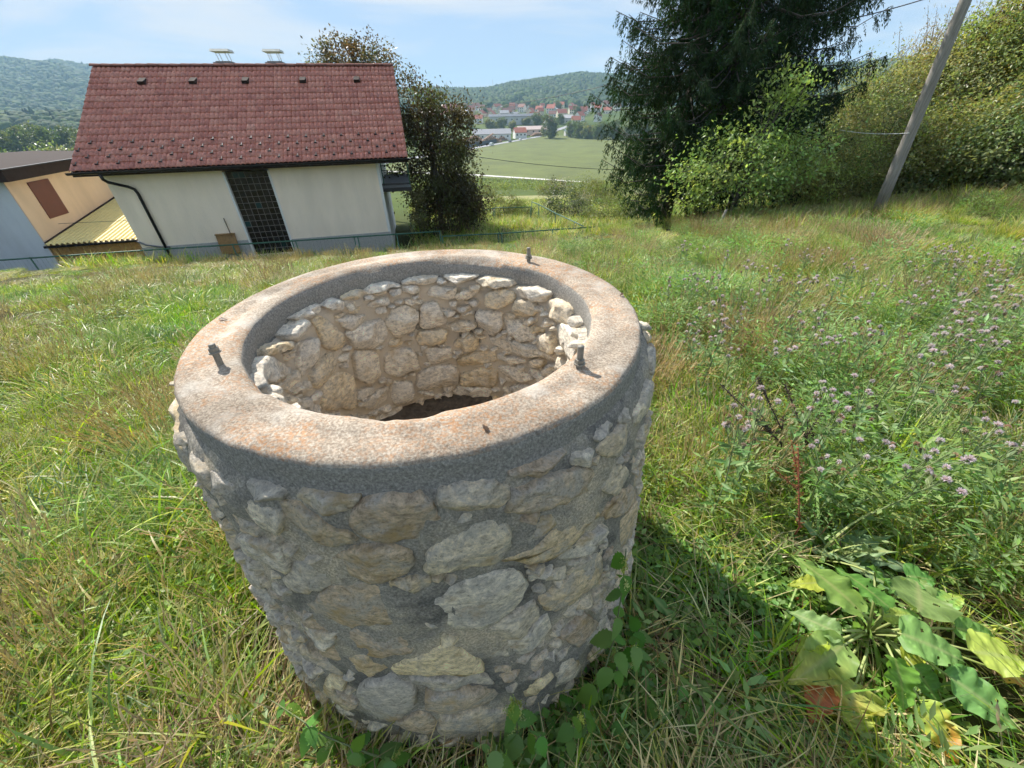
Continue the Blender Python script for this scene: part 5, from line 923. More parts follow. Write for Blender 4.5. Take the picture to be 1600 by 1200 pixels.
def nettle(pts, label, leaves, seed, tassels=4, big=1):
    rg_ = np.random.default_rng(seed); pts = [np.array(p, float) for p in pts]; o0 = pts[0]; r_ = empty('nettle', tuple(o0), 0, label, 'nettle', 'nettles around the well foot'); P_ = np.array([p - o0 for p in pts]); link('stem', MB().tube(P_, list(np.linspace(0.0035, 0.0015, len(P_))), 6).mesh('stem', M_NST, True), r_); tt = np.linspace(0, 1, len(P_))
    for i in range(leaves):
        t = 0.2 + 0.8 * (i + 0.5) / leaves; q_ = np.array([np.interp(t, tt, P_[:, k]) for k in range(3)])
        for s_ in (0, 1):
            if rg_.random() < 0.12: continue
            o_ = link('leaf', NL[min(2, int(rg_.integers(0, 2)) + (1 if t < 0.6 else 0) * big)], r_); o_.location = tuple(q_); o_.rotation_euler = (rg_.normal(0, .4), rg_.uniform(0.0, 1.0), i * 1.57 + s_ * math.pi + rg_.normal(0, .35))
    for i in range(tassels):
        t = rg_.uniform(0.45, 1.0); q_ = np.array([np.interp(t, tt, P_[:, k]) for k in range(3)]); o_ = link('flower_tassel', TAS, r_); o_.location = tuple(q_); o_.rotation_euler = (rg_.normal(0, .6), rg_.normal(0, .6), rg_.uniform(0, 6))
def front(px_, py_, off):
    th, z_ = px_on_wall(px_, py_, False); r_ = float(ro(z_)) + off; return np.array([WC[0] + r_ * math.cos(th), WC[1] + r_ * math.sin(th) + float(wall_lean(z_)), z_])
nettle([np.array([*front(870, 1100, 0.10)[:2], 0.0]), front(900, 1040, 0.09), front(925, 960, 0.08), front(938, 890, 0.07), front(946, 835, 0.06)], 'tall thin nettle climbing the right side of the well wall', 7, 1, 6)
nettle([np.array([*front(660, 1150, 0.05)[:2], 0.0]), front(600, 1120, 0.08), front(545, 1090, 0.09), front(470, 1050, 0.10)], 'nettle leaning left across the foot of the well wall', 5, 2, 5)
nettle([np.array([*front(790, 1160, 0.07)[:2], 0.0]), front(795, 1120, 0.07), front(795, 1075, 0.07), front(790, 1045, 0.06)], 'nettle with pale green flower clusters before the well wall', 4, 3, 14)
rg_n = np.random.default_rng(12)
for i, px_ in enumerate((560, 595, 630, 665, 700, 735, 765, 815, 845, 875, 905, 940, 985)):
    b_ = front(px_, 1165, 0.05 + rg_n.uniform(0, .06)); b_[2] = 0.0; h = rg_n.uniform(0.16, 0.34); t_ = b_ + [rg_n.normal(0, .04), rg_n.normal(-.03, .03), h]; nettle([b_, (b_ + t_) / 2 + rg_n.normal(0, .01, 3), t_], 'young nettle among the low nettles lining the shaded well foot', 4, 20 + i, 3, 0)
for i, (px_, py_) in enumerate(((1010, 1150), (960, 1185), (1040, 1120))):
    b_ = at_z(px_, py_, 0.0); t_ = b_ + [0.02, 0.03, 0.16]; nettle([b_, (b_ + t_) / 2, t_], 'nettle growing apart in the shadowed grass right of the well', 3, 50 + i, 5)

# thistles in flower over the meadow
M_LIL = foliage('lilac_floret', (0.66, 0.57, 0.66), 0.3, 0.8, 0.02, 0.15, 0.2); M_BUD = foliage('thistle_bud', (0.20, 0.24, 0.11), 0.2, 0.7); M_TST = plain('thistle_stem', (0.20, 0.25, 0.11), 0.7, var=0.2); M_SEED = foliage('faded_thistle_head', (0.42, 0.30, 0.24), 0.3, 0.8)
def head_mesh(seed, mat, n_=70, r_=0.011):
    rg_ = np.random.default_rng(seed); d = nrm(rg_.normal(0, 1, (n_, 3)) * [1, 1, 0.6] + [0, 0, 0.75]); V, F, _ = cards(d * 0.002 + [0, 0, 0.012], d, rg_.normal(0, 1, (n_, 3)), r_ * rg_.uniform(.8, 1.3, n_), 0.0035); v2, f2 = [], []
    b0 = len(V); mb = MB().tube([(0, 0, -0.004), (0, 0, 0.003), (0, 0, 0.010), (0, 0, 0.014)], [0.002, 0.006, 0.006, 0.004], 7); me = mesh('flower_head', np.vstack([V, np.array(mb.V)]), [tuple(f) for f in F] + [tuple(k + b0 for k in f) for f in mb.F], mat); me.materials.append(M_BUD)
    for i in range(len(F), len(me.polygons)): me.polygons[i].material_index = 1
    return me
HEADS = [head_mesh(1, M_LIL), head_mesh(2, M_LIL, 90, 0.013), head_mesh(3, M_SEED, 50, 0.009)]
def thistle(seed, H, nh):
    rg_ = np.random.default_rng(seed); r_ = empty('thistle', (0, 0, 0)); mb = MB(); top = np.array([rg_.normal(0, .05), rg_.normal(0, .05), H]); mb.tube([(0, 0, -0.05), top * 0.5 + rg_.normal(0, .01, 3), top], [0.004, 0.003, 0.002], 5, False); hd = []
    for i in range(nh):
        s_ = top * rg_.uniform(0.6, 0.95); e = top + [rg_.normal(0, .055), rg_.normal(0, .055), rg_.uniform(-0.07, 0.04)]; mb.tube([s_, (s_ + e) / 2 + rg_.normal(0, .008, 3), e], 0.0014, 4, False); hd.append(e)
    link('stem', mb.mesh('stem', M_TST, True), r_); nl = 26; t = rg_.uniform(0.08, 0.9, nl); a = rg_.uniform(0, 6.28, nl)
    V, F, c = cards(top * t[:, None], np.stack([np.cos(a), np.sin(a), rg_.uniform(0.0, 0.7, nl)], 1), rg_.normal(0, .4, (nl, 3)) + [0, 0, 1], rg_.uniform(.06, .12, nl) * (1.2 - 0.6 * t), 0.02, 0.3, tint(rg_, (0.20, 0.31, 0.12), nl, .2)); link('leaves', mesh('leaves', V, F, M_HERB, False, c), r_)
    for i, e in enumerate(hd): o_ = link('flower_head', HEADS[rg_.choice(3, p=[.35, .25, .40])], r_); o_.location = tuple(e); o_.rotation_euler = (rg_.normal(0, .4), rg_.normal(0, .4), 0); o_.scale = (0.92,) * 3
    return r_
TP = [thistle(s_, h, k) for s_, h, k in ((1, 0.55, 7), (2, 0.62, 6), (3, 0.48, 8), (4, 0.58, 5))]
rgt = np.random.default_rng(77); spots = []
named = [(1195, 660, 'near'), (1225, 670, 'near'), (1250, 650, 'near'), (1275, 640, 'near'), (1290, 665, 'near'), (1315, 660, 'near'), (1330, 700, 'pair'), (1345, 705, 'pair'), (1165, 690, 'solo'), (1385, 670, 'mid'), (1400, 690, 'mid'), (1415, 620, 'mid'), (1450, 600, 'mid'), (1480, 640, 'mid'), (1520, 680, 'right'), (1550, 660, 'right'), (1575, 665, 'right'), (1590, 690, 'right'), (1560, 600, 'right')]
for a in named: spots.append(a)
for i in range(95):
    spots.append((rgt.uniform(1040, 1610), 395 + 165 * rgt.random() ** 1.3, 'far'))
LBL = {'near': 'lilac flowering thistle in the thick cluster behind the dark dead dock stalks', 'pair': 'lilac thistle in the pair above the bright green herbs', 'solo': 'single lilac thistle beside the dark dead dock stalks', 'mid': 'pale lilac thistle in the meadow above the lobed green herb', 'right': 'lilac thistle in the lush corner of the meadow by the bluish herb', 'far': 'pale lilac thistle flowering far out in the tall meadow'}
first = {}
for i, (px_, py_, kd) in enumerate(spots):
    k = int(rgt.integers(0, 4)); d = ray(px_, py_); s_ = rgt.uniform(0.8, 1.15); H = 0.5 * s_; lo, hi = 0.5, 30.0
    for _ in range(40):
        m_ = (lo + hi) / 2; p = d * m_ + [0, 0, CAMZ]
        if p[2] > float(gz(p[0], p[1])) + H: lo = m_
        else: hi = m_
    p = d * lo + [0, 0, CAMZ]
    if p[0] > 8 and p[1] > 8.5: continue
    if k not in first: r_ = TP[k]; first[k] = 1
    else: r_ = copy_tree(TP[k])
    r_.location = gp(p[0], p[1]); r_.scale = (s_,) * 3; r_.rotation_euler = (0, 0, rgt.uniform(0, 6.28)); tag(r_, LBL[kd], 'thistle', LBL[kd])
# dead dock stalks
def stalk(pts, label, c, nbr, seed, r_=0.0045):
    rg_ = np.random.default_rng(seed); pts = [np.array(p) for p in pts]; o0 = pts[0]; e_ = empty('dead_stalk', tuple(o0), 0, label, 'stalk'); mt = plain('dead_stalk_%d' % seed, c, 0.9, var=0.3, nscale=30); P_ = np.array([p - o0 for p in pts]); tt = np.linspace(0, 1, len(P_)); link('stem', MB().tube(P_, list(np.linspace(r_, r_ * .5, len(P_))), 6).mesh('stem', mt, True), e_); C = []; D = []
    def seeds(a, b_, n_):
        for t in rg_.random(n_): C.append(a + (b_ - a) * t + rg_.normal(0, .006, 3)); D.append(rg_.normal(0, 1, 3))
    for i in range(nbr):
        t = rg_.uniform(0.35, 0.85); a = np.array([np.interp(t, tt, P_[:, k]) for k in range(3)]); b_ = a + nrm(P_[-1] - P_[0] + rg_.normal(0, 0.10, 3) * 2) * rg_.uniform(0.08, 0.2); link('branch', MB().tube([a, b_], [r_ * .6, r_ * .3], 5).mesh('branch', mt), e_); seeds(a, b_, 60)
    seeds(P_[len(P_) // 3], P_[-1], 170); n_ = len(C); V, F, cc = cards(np.array(C), np.array(D), rg_.normal(0, 1, (n_, 3)), 0.009, 0.008, 0.2, tint(rg_, c, n_, .3)); link('seed_husks', mesh('seed_husks', V, F, M_DRY, False, cc), e_)
g0 = at_z(1215, 745, 0.0); stalk([g0, g0 + [-0.05, 0.02, 0.22], at_y(1125, 600, g0[1] + 0.05)], 'dark dead dock stalk leaning left in the meadow', (0.06, 0.045, 0.035), 3, 1)
g0 = at_z(1200, 735, 0.0); stalk([g0, g0 + [0.0, 0.03, 0.25], at_y(1183, 590, g0[1] + 0.06)], 'dark dead dock stalk standing upright beside the leaning one', (0.06, 0.045, 0.035), 3, 2)
g0 = at_z(1240, 745, 0.0); stalk([g0, g0 + [0.0, 0.03, 0.22], at_y(1226, 600, g0[1] + 0.06)], 'dark branched dead dock stalk before the lilac thistles', (0.07, 0.05, 0.04), 4, 3)
g0 = at_z(1232, 850, 0.0); stalk([g0, g0 + [0.0, 0.0, 0.12], at_y(1247, 700, g0[1] + 0.02)], 'red brown dock seed stalk behind the thistle rosette', (0.30, 0.10, 0.055), 2, 4)
g0 = at_z(1575, 440, -0.3); stalk([g0, g0 + [0.05, 0.0, 0.35], g0 + [0.2, 0.05, 0.75]], 'tall rust brown dock stalk at the far meadow edge', (0.22, 0.10, 0.055), 4, 5)
# dry leaf scraps lying on the rim
for i, (px_, py_) in enumerate(((342, 498), (761, 672), (974, 458))):
    p = at_z(px_, py_, RIM_T + 0.006); o_ = link('dead_leaf', blade_leaf(0.022, 0.010, 900 + i, c0=(0.09, 0.05, 0.035), rib=(0.1, 0.06, 0.04), nu=8, nv=5)); o_.location = tuple(p); o_.rotation_euler = (0.2, 0.1, i * 2.0); tag(o_, ['dark dry leaf scrap on the rim beside the lawn bolt', 'tiny dark leaf scrap on the front of the rim', 'small brown leaf scrap on the outer rim edge by the meadow'][i], 'leaf')

# ------------------------------------------------------------------ the valley
M_FIELD = plain('valley_meadow', (0.105, 0.125, 0.024), 0.95, var=0.22, nscale=0.06); M_FIELD2 = plain('mown_meadow', (0.24, 0.23, 0.085), 0.95, var=0.15, nscale=0.2); M_CORN = foliage('corn_leaf', None, 0.4, 0.5, 0.02, 0.2, 0.1)
M_GRAVEL = plain('pale_gravel', (0.60, 0.57, 0.52), 0.95, var=0.12, nscale=0.5); M_ASPH = plain('pale_asphalt', (0.30, 0.30, 0.31), 0.9, var=0.1)  # road asphalt is a plain light grey
def sheet(name, pts, zoff, mat, label, kind='structure', n_=14):
    """a ground-following strip between two polylines (left edge, right edge) given as world points"""
    A = np.array(pts[0], float); B = np.array(pts[1], float); t = np.linspace(0, 1, 60); la = np.linspace(0, 1, len(A)); lb = np.linspace(0, 1, len(B))
    a = np.stack([np.interp(t, la, A[:, i]) for i in (0, 1)], 1); b_ = np.stack([np.interp(t, lb, B[:, i]) for i in (0, 1)], 1); V = []
    for k in range(60):
        for j in range(n_): q = a[k] + (b_[k] - a[k]) * j / (n_ - 1); V.append((q[0], q[1], float(gz(q[0], q[1])) + zoff))
    return tag(link(name, mesh(name, np.array(V), grid_faces(60, n_), mat, True)), label, None, None, kind)
sheet('field', [[(-75, 262), (-40, 236), (60, 193), (190, 165)], [(-75, 300), (-20, 425), (45, 545), (260, 560)]], 0.10, M_FIELD, 'flat bright green meadow in the valley')
sheet('path', [[(-75, 258), (-16, 232.0), (44, 197), (120, 172)], [(-75, 262), (-16, 236.0), (44, 200.5), (120, 175)]], 0.25, M_GRAVEL, 'pale gravel track below the meadow', n_=3)
sheet('road', [[(-110, 262), (-32, 404), (41, 556), (90, 640)], [(-100, 258), (-26, 400), (47, 552), (97, 636)]], 0.25, M_ASPH, 'pale valley road running to the town', n_=3)
sheet('mown_strip', [[(-14, 62), (8, 64), (22, 58)], [(-20, 92), (8, 98), (30, 88)]], 0.12, M_FIELD2, 'mown yellowish strip below the garden')
# corn rows below the track
rg = np.random.default_rng(123); rows = []
for k in range(10):
    t = np.linspace(0, 1, 260); a = np.array([-60 + k * 0.2, 232 - 6.0 * k]); b_ = np.array([110, 155 - 4.5 * k]); rows.append(a + (b_ - a) * t[:, None])
P = np.vstack(rows) + rg.normal(0, 0.2, (2600, 2)); N_ = len(P) * 7; k = np.repeat(np.arange(len(P)), 7); base = zc(P)[k]; h = rg.uniform(0.3, 2.3, N_); C = base + np.stack([rg.normal(0, .15, N_), rg.normal(0, .15, N_), h], 1)
V, F, c = cards(C, np.stack([rg.normal(0, 1, N_), rg.normal(0, 1, N_), rg.uniform(0.2, 1.6, N_)], 1), rg.normal(0, 1, (N_, 3)), rg.uniform(0.7, 1.2, N_), 0.30, 0.2, tint(rg, (0.22, 0.27, 0.08), N_, 0.2)); tag(link('corn_crop', mesh('corn_crop', V, F, M_CORN, False, c)), 'rows of ripening corn beside the gravel track', None, None, 'stuff')
# trees of the valley: a few shapes, each tree its own object
VT = [make_tree('valley_tree', 201, [(0, 0, 9, 7, 7, 7.5), (3, 0, 12, 5, 5, 6), (-4, 1, 7, 5, 5, 6), (0, 0, 5, 7, 7, 4)], 120, 5200, 1.0, (0.115, 0.155, 0.055), [(0, 0, -1), (0, 0, 6), (0, 0, 14)], 0.6, 20, clump_r=1.0),
      make_tree('valley_tree', 202, [(0, 0, 7, 5, 5, 6), (3, 0, 6, 4, 4, 4.5), (-3, 0, 9, 4, 4, 5)], 100, 4200, 0.9, (0.15, 0.18, 0.075), [(0, 0, -1), (0, 0, 5), (0, 0, 11)], 0.5, 20, clump_r=0.9),
      make_tree('valley_tree', 203, [(0, 0, 4.5, 4.5, 4.5, 4.0), (3.0, 0, 4, 3.5, 3.5, 3.2), (-2.5, 1, 6, 3, 3, 3.5)], 90, 3600, 0.8, (0.20, 0.225, 0.095), [(0, 0, -1), (0, 0, 3), (0, 0, 7)], 0.4, 16, clump_r=0.8)]
def vtree(px_, Y_, k, s_, lb, grp, i=0):
    d = ray(px_, 200); x_ = d[0] / d[1] * Y_; place('valley_tree', VT[k][0], VT[k][1], (x_, Y_, float(gz(x_, Y_)) - 0.5), px_ * 0.1 + i, lb, 'tree', grp, s_)
vtree(858, 508, 0, (1.15, 1.15, 1.25), 'big round tree standing alone at the far edge of the meadow', None)
vtree(768, 590, 2, 1.5, 'pale round tree behind the grey roofed workshop', None); vtree(783, 600, 1, 1.0, 'low green tree touching the pale round tree by the workshop', None); vtree(800, 610, 2, 1.0, 'small tree behind the red roofed gatehouse', None)
for i, (x_, Y_, k, s_) in enumerate(((893, 520, 1, 1.2), (905, 500, 0, 0.9), (920, 490, 2, 1.5), (940, 480, 1, 1.2), (960, 470, 0, 1.0), (985, 450, 1, 1.2), (1010, 450, 0, 1.0))): vtree(x_, Y_, k, s_, 'green tree in the row along the right end of the meadow', 'tree row at the end of the meadow', i)
for i, (x_, Y_, k, s_) in enumerate(((735, 620, 1, 1.0), (748, 690, 2, 1.2), (812, 660, 1, 0.9), (822, 640, 2, 1.0), (840, 630, 1, 1.1), (875, 640, 0, 0.7), (715, 700, 0, 0.9), (700, 640, 1, 1.1), (680, 600, 0, 1.0), (757, 760, 0, 0.8), (790, 800, 0, 0.8), (835, 820, 1, 1.1), (870, 830, 0, 0.9), (725, 810, 1, 1.2), (900, 720, 0, 0.8), (808, 720, 2, 1.0))): vtree(x_, Y_, k, s_, 'green garden tree among the houses of the town', 'trees among the town houses', i)
rg = np.random.default_rng(8)
for i in range(52):
    px_ = -140 + 5.8 * i + rg.uniform(-6, 6); Y_ = (150, 185, 230, 300)[i % 4] * rg.uniform(0.92, 1.08); d = ray(px_, 215); k = (2, 1, 2, 0)[i % 4]
    if px_ > 190: Y_ += 60
    x_ = d[0] / d[1] * Y_; place('valley_tree', VT[k][0], VT[k][1], (x_, Y_, float(gz(x_, Y_)) - 0.5), i, ['pale willow like tree in the valley behind the annex roof', 'green tree in the valley wood behind the annex roof', 'rounded pale tree in the valley wood behind the annex', 'dark green tree in the back row of the valley wood'][i % 4], 'tree', 'valley wood behind the annex, row %s' % 'abcd'[i % 4], (1.15, 1.3, 1.25, 1.3)[i % 4] * rg.uniform(0.85, 1.15))
# bushes on the slope below the garden
BS = make_tree('slope_bush', 211, [(0, 0, 0.7, 1.1, 1.0, 0.8), (0.6, 0, 1.1, 0.8, 0.8, 0.7), (-0.6, 0, 0.8, 0.8, 0.8, 0.6)], 80, 4200, 0.085, (0.17, 0.20, 0.065), [(0, 0, -0.4), (0, 0, 0.9)], 0.05, 18, clump_r=0.2)
BS2 = make_tree('slope_bush', 212, [(0, 0, 0.8, 1.2, 1.0, 0.9), (0.4, 0, 1.4, 0.8, 0.8, 0.8)], 70, 3600, 0.09, (0.10, 0.125, 0.06), [(0, 0, -0.4), (0, 0, 1.1)], 0.05, 18, clump_r=0.22, base2=(0.30, 0.31, 0.26), f2=0.25)
for i, (x_, y0, Y_, m_, s_, lb) in enumerate(((735, 322, 27, BS, 1.0, 'yellow green shrub at the foot of the brown leaved tree'), (787, 330, 29, BS, 1.0, 'rounded green shrub behind the short fence bay'), (815, 328, 29, BS, 0.7, 'small green shrub behind the sloping fence corner'), (882, 322, 28, BS2, 1.15, 'dark grey green shrub beyond the sloping fence'), (905, 335, 26, BS2, 0.8, 'greyish bush beside the sloping fence foot'),
        (950, 335, 23, BS, 0.95, 'leafy bush on the slope under the spruce edge'), (985, 335, 21, BS, 0.9, 'tangled dry bush before the spruce trunks'), (930, 310, 38, BS, 1.4, 'broad bush on the slope beyond the dark grey green shrub'), (1010, 325, 20, BS2, 0.8, 'shaded bush beside the spruce trunk'), (720, 310, 40, BS, 1.3, 'bush on the slope behind the brown leaved tree'))):
    p = at_y(x_, y0, Y_); place('slope_bush', m_[0], m_[1], (p[0], p[1], float(gz(p[0], p[1])) - 0.1), i * 1.3, lb, 'bush', None, s_, 'stems', 'foliage')
for i, (x_, y0, Y_, s_) in enumerate(((860, 290, 95, 2.0), (900, 295, 70, 1.7), (940, 300, 60, 1.5), (925, 290, 100, 2.0), (965, 300, 50, 1.4), (760, 292, 90, 1.6), (690, 280, 130, 2.2), (882, 284, 150, 1.8))):
    p = at_y(x_, y0, Y_); place('slope_bush', BS[0], BS[1], (p[0], p[1], float(gz(p[0], p[1])) - 0.1), i * 1.3, 'small bush on the far slope above the corn rows', 'bush', 'bushes on the far slope', s_, 'stems', 'foliage')

# town houses
def wallmat(nm, c): return plain(nm, c, 0.9, var=0.06, nscale=0.5)
TW = [wallmat('white_town_wall', (0.78, 0.76, 0.72)), wallmat('cream_town_wall', (0.72, 0.64, 0.50)), wallmat('grey_town_wall', (0.52, 0.51, 0.50)), wallmat('pink_town_wall', (0.66, 0.50, 0.42))]; TR = [plain('red_town_roof', (0.40, 0.13, 0.085), 0.85, var=0.15, nscale=1), plain('brown_town_roof', (0.27, 0.13, 0.10), 0.85, var=0.15, nscale=1), plain('grey_town_roof', (0.33, 0.32, 0.33), 0.8, var=0.1, nscale=1)]
M_WIN = plain('dark_window_glass', (0.03, 0.035, 0.045), 0.2)
def town_house(w, d_, h, rh, wm, rm, hip=False):
    a = MB().box((-w / 2, -d_ / 2, -4), (w / 2, d_ / 2, h)); a.add([(-w / 2, -d_ / 2, h), (-w / 2, d_ / 2, h), (-w / 2, 0, h + rh)], [(0, 1, 2)]); a.add([(w / 2, -d_ / 2, h), (w / 2, d_ / 2, h), (w / 2, 0, h + rh)], [(0, 2, 1)]); e = 0.6; wv = a.mesh('wall', wm)
    z0 = h - e * rh / (d_ / 2); r_ = MB().add([(-w / 2 - e, -d_ / 2 - e, z0), (w / 2 + e, -d_ / 2 - e, z0), (w / 2 + e, 0, h + rh + .05), (-w / 2 - e, 0, h + rh + .05), (-w / 2 - e, d_ / 2 + e, z0), (w / 2 + e, d_ / 2 + e, z0), (-w / 2 - e, -d_ / 2 - e, z0 + .3), (w / 2 + e, -d_ / 2 - e, z0 + .3), (w / 2 + e, 0, h + rh + .35), (-w / 2 - e, 0, h + rh + .35), (-w / 2 - e, d_ / 2 + e, z0 + .3), (w / 2 + e, d_ / 2 + e, z0 + .3)], [(0, 3, 2, 1), (3, 4, 5, 2), (6, 7, 8, 9), (9, 8, 11, 10), (0, 1, 7, 6), (4, 10, 11, 5), (0, 6, 9, 3), (3, 9, 10, 4), (1, 2, 8, 7), (2, 5, 11, 8)]); rv = r_.mesh('roof', rm)
    wn = MB().box((-0.7, -0.06, -0.7), (0.7, 0.0, 0.7)).mesh('window', M_WIN); return wv, rv, wn, w, d_, h
TH = [town_house(11, 9, 6, 4, TW[0], TR[0]), town_house(13, 9, 5, 4, TW[1], TR[0]), town_house(10, 8, 6.5, 3.5, TW[0], TR[1]), town_house(12, 9, 5.5, 4, TW[3], TR[1]), town_house(12, 10, 5, 3, TW[2], TR[2]), town_house(9, 8, 6, 4, TW[1], TR[0])]
def put_house(k, x_, y0, rot, label, grp=None, s_=1.0, nw=3, name='town_house'):
    wv, rv, wn, w, d_, h = TH[k]; r_ = empty(name, (x_, y0, float(gz(x_, y0))), rot, label, 'house', grp); r_.scale = (s_, s_, s_); wo_ = link('wall', wv, r_); link('roof', rv, r_)
    for i in range(nw):
        for fl in range(2 if h > 5.4 else 1): link('window', wn, wo_, (-w / 2 + (i + .5) * w / nw, -d_ / 2 - 0.01, 1.6 + 2.7 * fl))
rg = np.random.default_rng(17); placed = []; desc = ['white town house with a red roof', 'cream town house with a long red roof', 'white town house with a brown roof', 'pinkish town house with a brown roof', 'grey town house with a grey roof', 'small cream town house with a steep red roof']; side = lambda px_: ' by the meadow trees' if px_ > 850 else (' behind the long dark hall' if px_ > 770 else ' beside the white hall')
tries = 0
while len(placed) < 74 and tries < 4000:
    tries += 1; px_ = rg.uniform(660, 985); Y_ = rg.uniform(600, 960) if px_ > 775 else rg.uniform(660, 960); d = ray(px_, 180); x_ = d[0] / d[1] * Y_
    if any((x_ - q[0]) ** 2 + (Y_ - q[1]) ** 2 < 15.5 ** 2 for q in placed) or (px_ < 850 and px_ > 760 and Y_ < 660): continue
    k = int(rg.choice(6, p=[.24, .18, .16, .16, .10, .16])); placed.append((x_, Y_)); put_house(k, x_, Y_, rg.choice([0, 0.3, -0.4, 1.2, 0.8]) + rg.normal(0, .1), desc[k] + side(px_), desc[k] + side(px_), rg.uniform(0.9, 1.2))
# workshops by the road
def hall(name, px_, Y_, w, d_, h, rh, wm, rm, rot, label, nw, door=True):
    d = ray(px_, 210); x_ = d[0] / d[1] * Y_; wv, rv, wn, *_ = town_house(w, d_, h, rh, wm, rm); r_ = empty(name, (x_, Y_, float(gz(x_, Y_))), rot, label, 'building'); wo_ = link('wall', wv, r_); link('roof', rv, r_)
    for i in range(nw): o_ = link('window', wn, wo_, (-w / 2 + (i + .5) * w / nw, -d_ / 2 - 0.02, h * 0.62)); o_.scale = (1.2, 1, 1.0)
    if door: o_ = link('gate', wn, wo_, (w / 2 + 0.02, -d_ * 0.12, 2.2)); o_.scale = (2.2, 1, 3.0); o_.rotation_euler = (0, 0, math.pi / 2)
hall('workshop', 768, 500, 40, 15, 6.0, 4.0, TW[0], TR[2], 0.10, 'long white workshop with a pale grey gabled roof by the valley road', 6)
hall('gatehouse', 812, 520, 13, 11, 6, 4, TW[0], TR[0], 0.25, 'small white house with a red roof beside the workshop', 3)
hall('long_hall', 800, 650, 62, 16, 9, 2.5, TW[2], plain('dark_hall_roof', (0.10, 0.11, 0.13), 0.6, var=0.1), 0.02, 'long dark grey hall in front of the town houses', 9, False)
hall('sawmill', 832, 560, 36, 14, 5, 3, TW[3], plain('pale_pink_roof', (0.52, 0.40, 0.36), 0.8, var=0.1), 0.1, 'low shed with a pale pink roof behind the gatehouse', 5)
hall('white_hall', 724, 740, 22, 14, 6, 4, TW[0], plain('white_roof', (0.70, 0.70, 0.70), 0.7, var=0.05), 0.2, 'white hall with a white roof left of the town', 4)
hall('blue_shed', 893, 540, 16, 10, 5, 2, TW[2], plain('blue_roof', (0.30, 0.38, 0.48), 0.6, var=0.05), 0.1, 'low blue roofed shed behind the big round tree', 3)
# timber yard: heaps of logs and a dark board fence along the road
M_LOG = plain('cut_log_bark', (0.36, 0.22, 0.14), 0.9, var=0.45, nscale=2.5)
def log_pile(px_, Y_, w, h, rot, label):
    d = ray(px_, 215); x_ = d[0] / d[1] * Y_; rg = np.random.default_rng(int(px_)); r_ = empty('log_pile', (x_, Y_, float(gz(x_, Y_))), rot, label, 'log pile', 'log piles in the timber yard'); big = []
    rows_ = int(h / 0.85); mb = MB()
    for j in range(rows_):
        n_ = max(2, int((w - 2 * j * 1.6) / 1.3))
        for i in range(n_):
            x0 = -w / 2 + 1.6 * j + i * 1.3 + rg.normal(0, .1); L = rg.uniform(3.4, 5.0); z_ = 0.45 + j * 0.85; rr3 = rg.uniform(0.42, 0.58)
            mb.tube([(x0, -L / 2, z_), (x0 + rg.normal(0, .3), L / 2, z_ + rg.normal(0, .1))], rr3, 7)
    tag(mb.build('logs', M_LOG, r_), kind='stuff'); MB().box((-w / 2, -1.6, -0.5), (w / 2, 1.6, 0.15)).build('bearer', M_STICK, r_)
log_pile(742, 470, 26, 6, 0.3, 'high wide brown log pile behind the dark yard fence'); log_pile(768, 468, 24, 8, 0.2, 'highest peaked brown log pile beside the workshop'); log_pile(725, 460, 22, 5, 0.4, 'long low log pile next to the brown leaved tree'); log_pile(786, 492, 14, 4, 0.2, 'small reddish log pile in front of the workshop'); log_pile(842, 545, 18, 3.5, 0.2, 'low reddish stack of logs before the pale pink shed')
a = np.array([-52, 372]); b_ = np.array([-10, 458]); fr = empty('board_fence', (a[0], a[1], -28), 0, 'dark board fence between the timber yard and the road', 'fence'); nbd = 30; ang = math.atan2(b_[1] - a[1], b_[0] - a[0]); L = np.linalg.norm(b_ - a) / nbd
bm_ = MB().box((0, -0.1, -0.5), (L - 0.12, 0.1, 3.4)).mesh('panel', plain('dark_fence_board', (0.05, 0.055, 0.06), 0.8, var=0.2))
for i in range(nbd): o_ = link('panel', bm_, fr, tuple(np.append((b_ - a) * i / nbd, 0))); o_.rotation_euler = (0, 0, ang)
# cars on the road
def car(px_, Y_, van, c, label):
    d = ray(px_, 220); x_ = d[0] / d[1] * Y_; r_ = empty('car', (x_, Y_, float(gz(x_, Y_)) + 0.27), math.atan2(150, 73), label, 'van' if van else 'car'); L, W_, H = (5.4, 2.0, 2.4) if van else (4.4, 1.8, 1.5); pt = plain(label.split()[0] + '_car_paint', c, 0.3, 0.1, 0.02)
    pr = [(-L / 2, .35), (-L / 2, H * .55), (-L * .46, H * .93), (L * .1, H), (L * .22, H * .95), (L * .36, H * .58), (L / 2, H * .48), (L / 2, .35)] if van else [(-L / 2, .35), (-L / 2, H * .6), (-L * .36, H * .66), (-L * .22, H * .98), (L * .08, H), (L * .25, H * .66), (L * .47, H * .55), (L / 2, .35)]
    n_ = len(pr); V = [(x, -W_ / 2, z) for x, z in pr] + [(x, W_ / 2, z) for x, z in pr]; MB().add(V, [tuple(range(n_)), tuple(range(2 * n_ - 1, n_ - 1, -1))] + [(i, n_ + i, n_ + (i + 1) % n_, (i + 1) % n_) for i in range(n_)]).build('body', pt, r_)
    MB().box((-L * .2, -W_ / 2 - .01, H * .68), (L * .15, -W_ / 2 - .002, H * .9)).box((-L * .2, W_ / 2 + .002, H * .68), (L * .15, W_ / 2 + .01, H * .9)).build('window', M_WIN, r_)
    for sx in (-L * .3, L * .3):
        for sy in (-W_ / 2, W_ / 2): MB().tube([(sx, sy - .1, .33), (sx, sy + .1, .33)], .33, 12).build('wheel', M_IRON, r_)
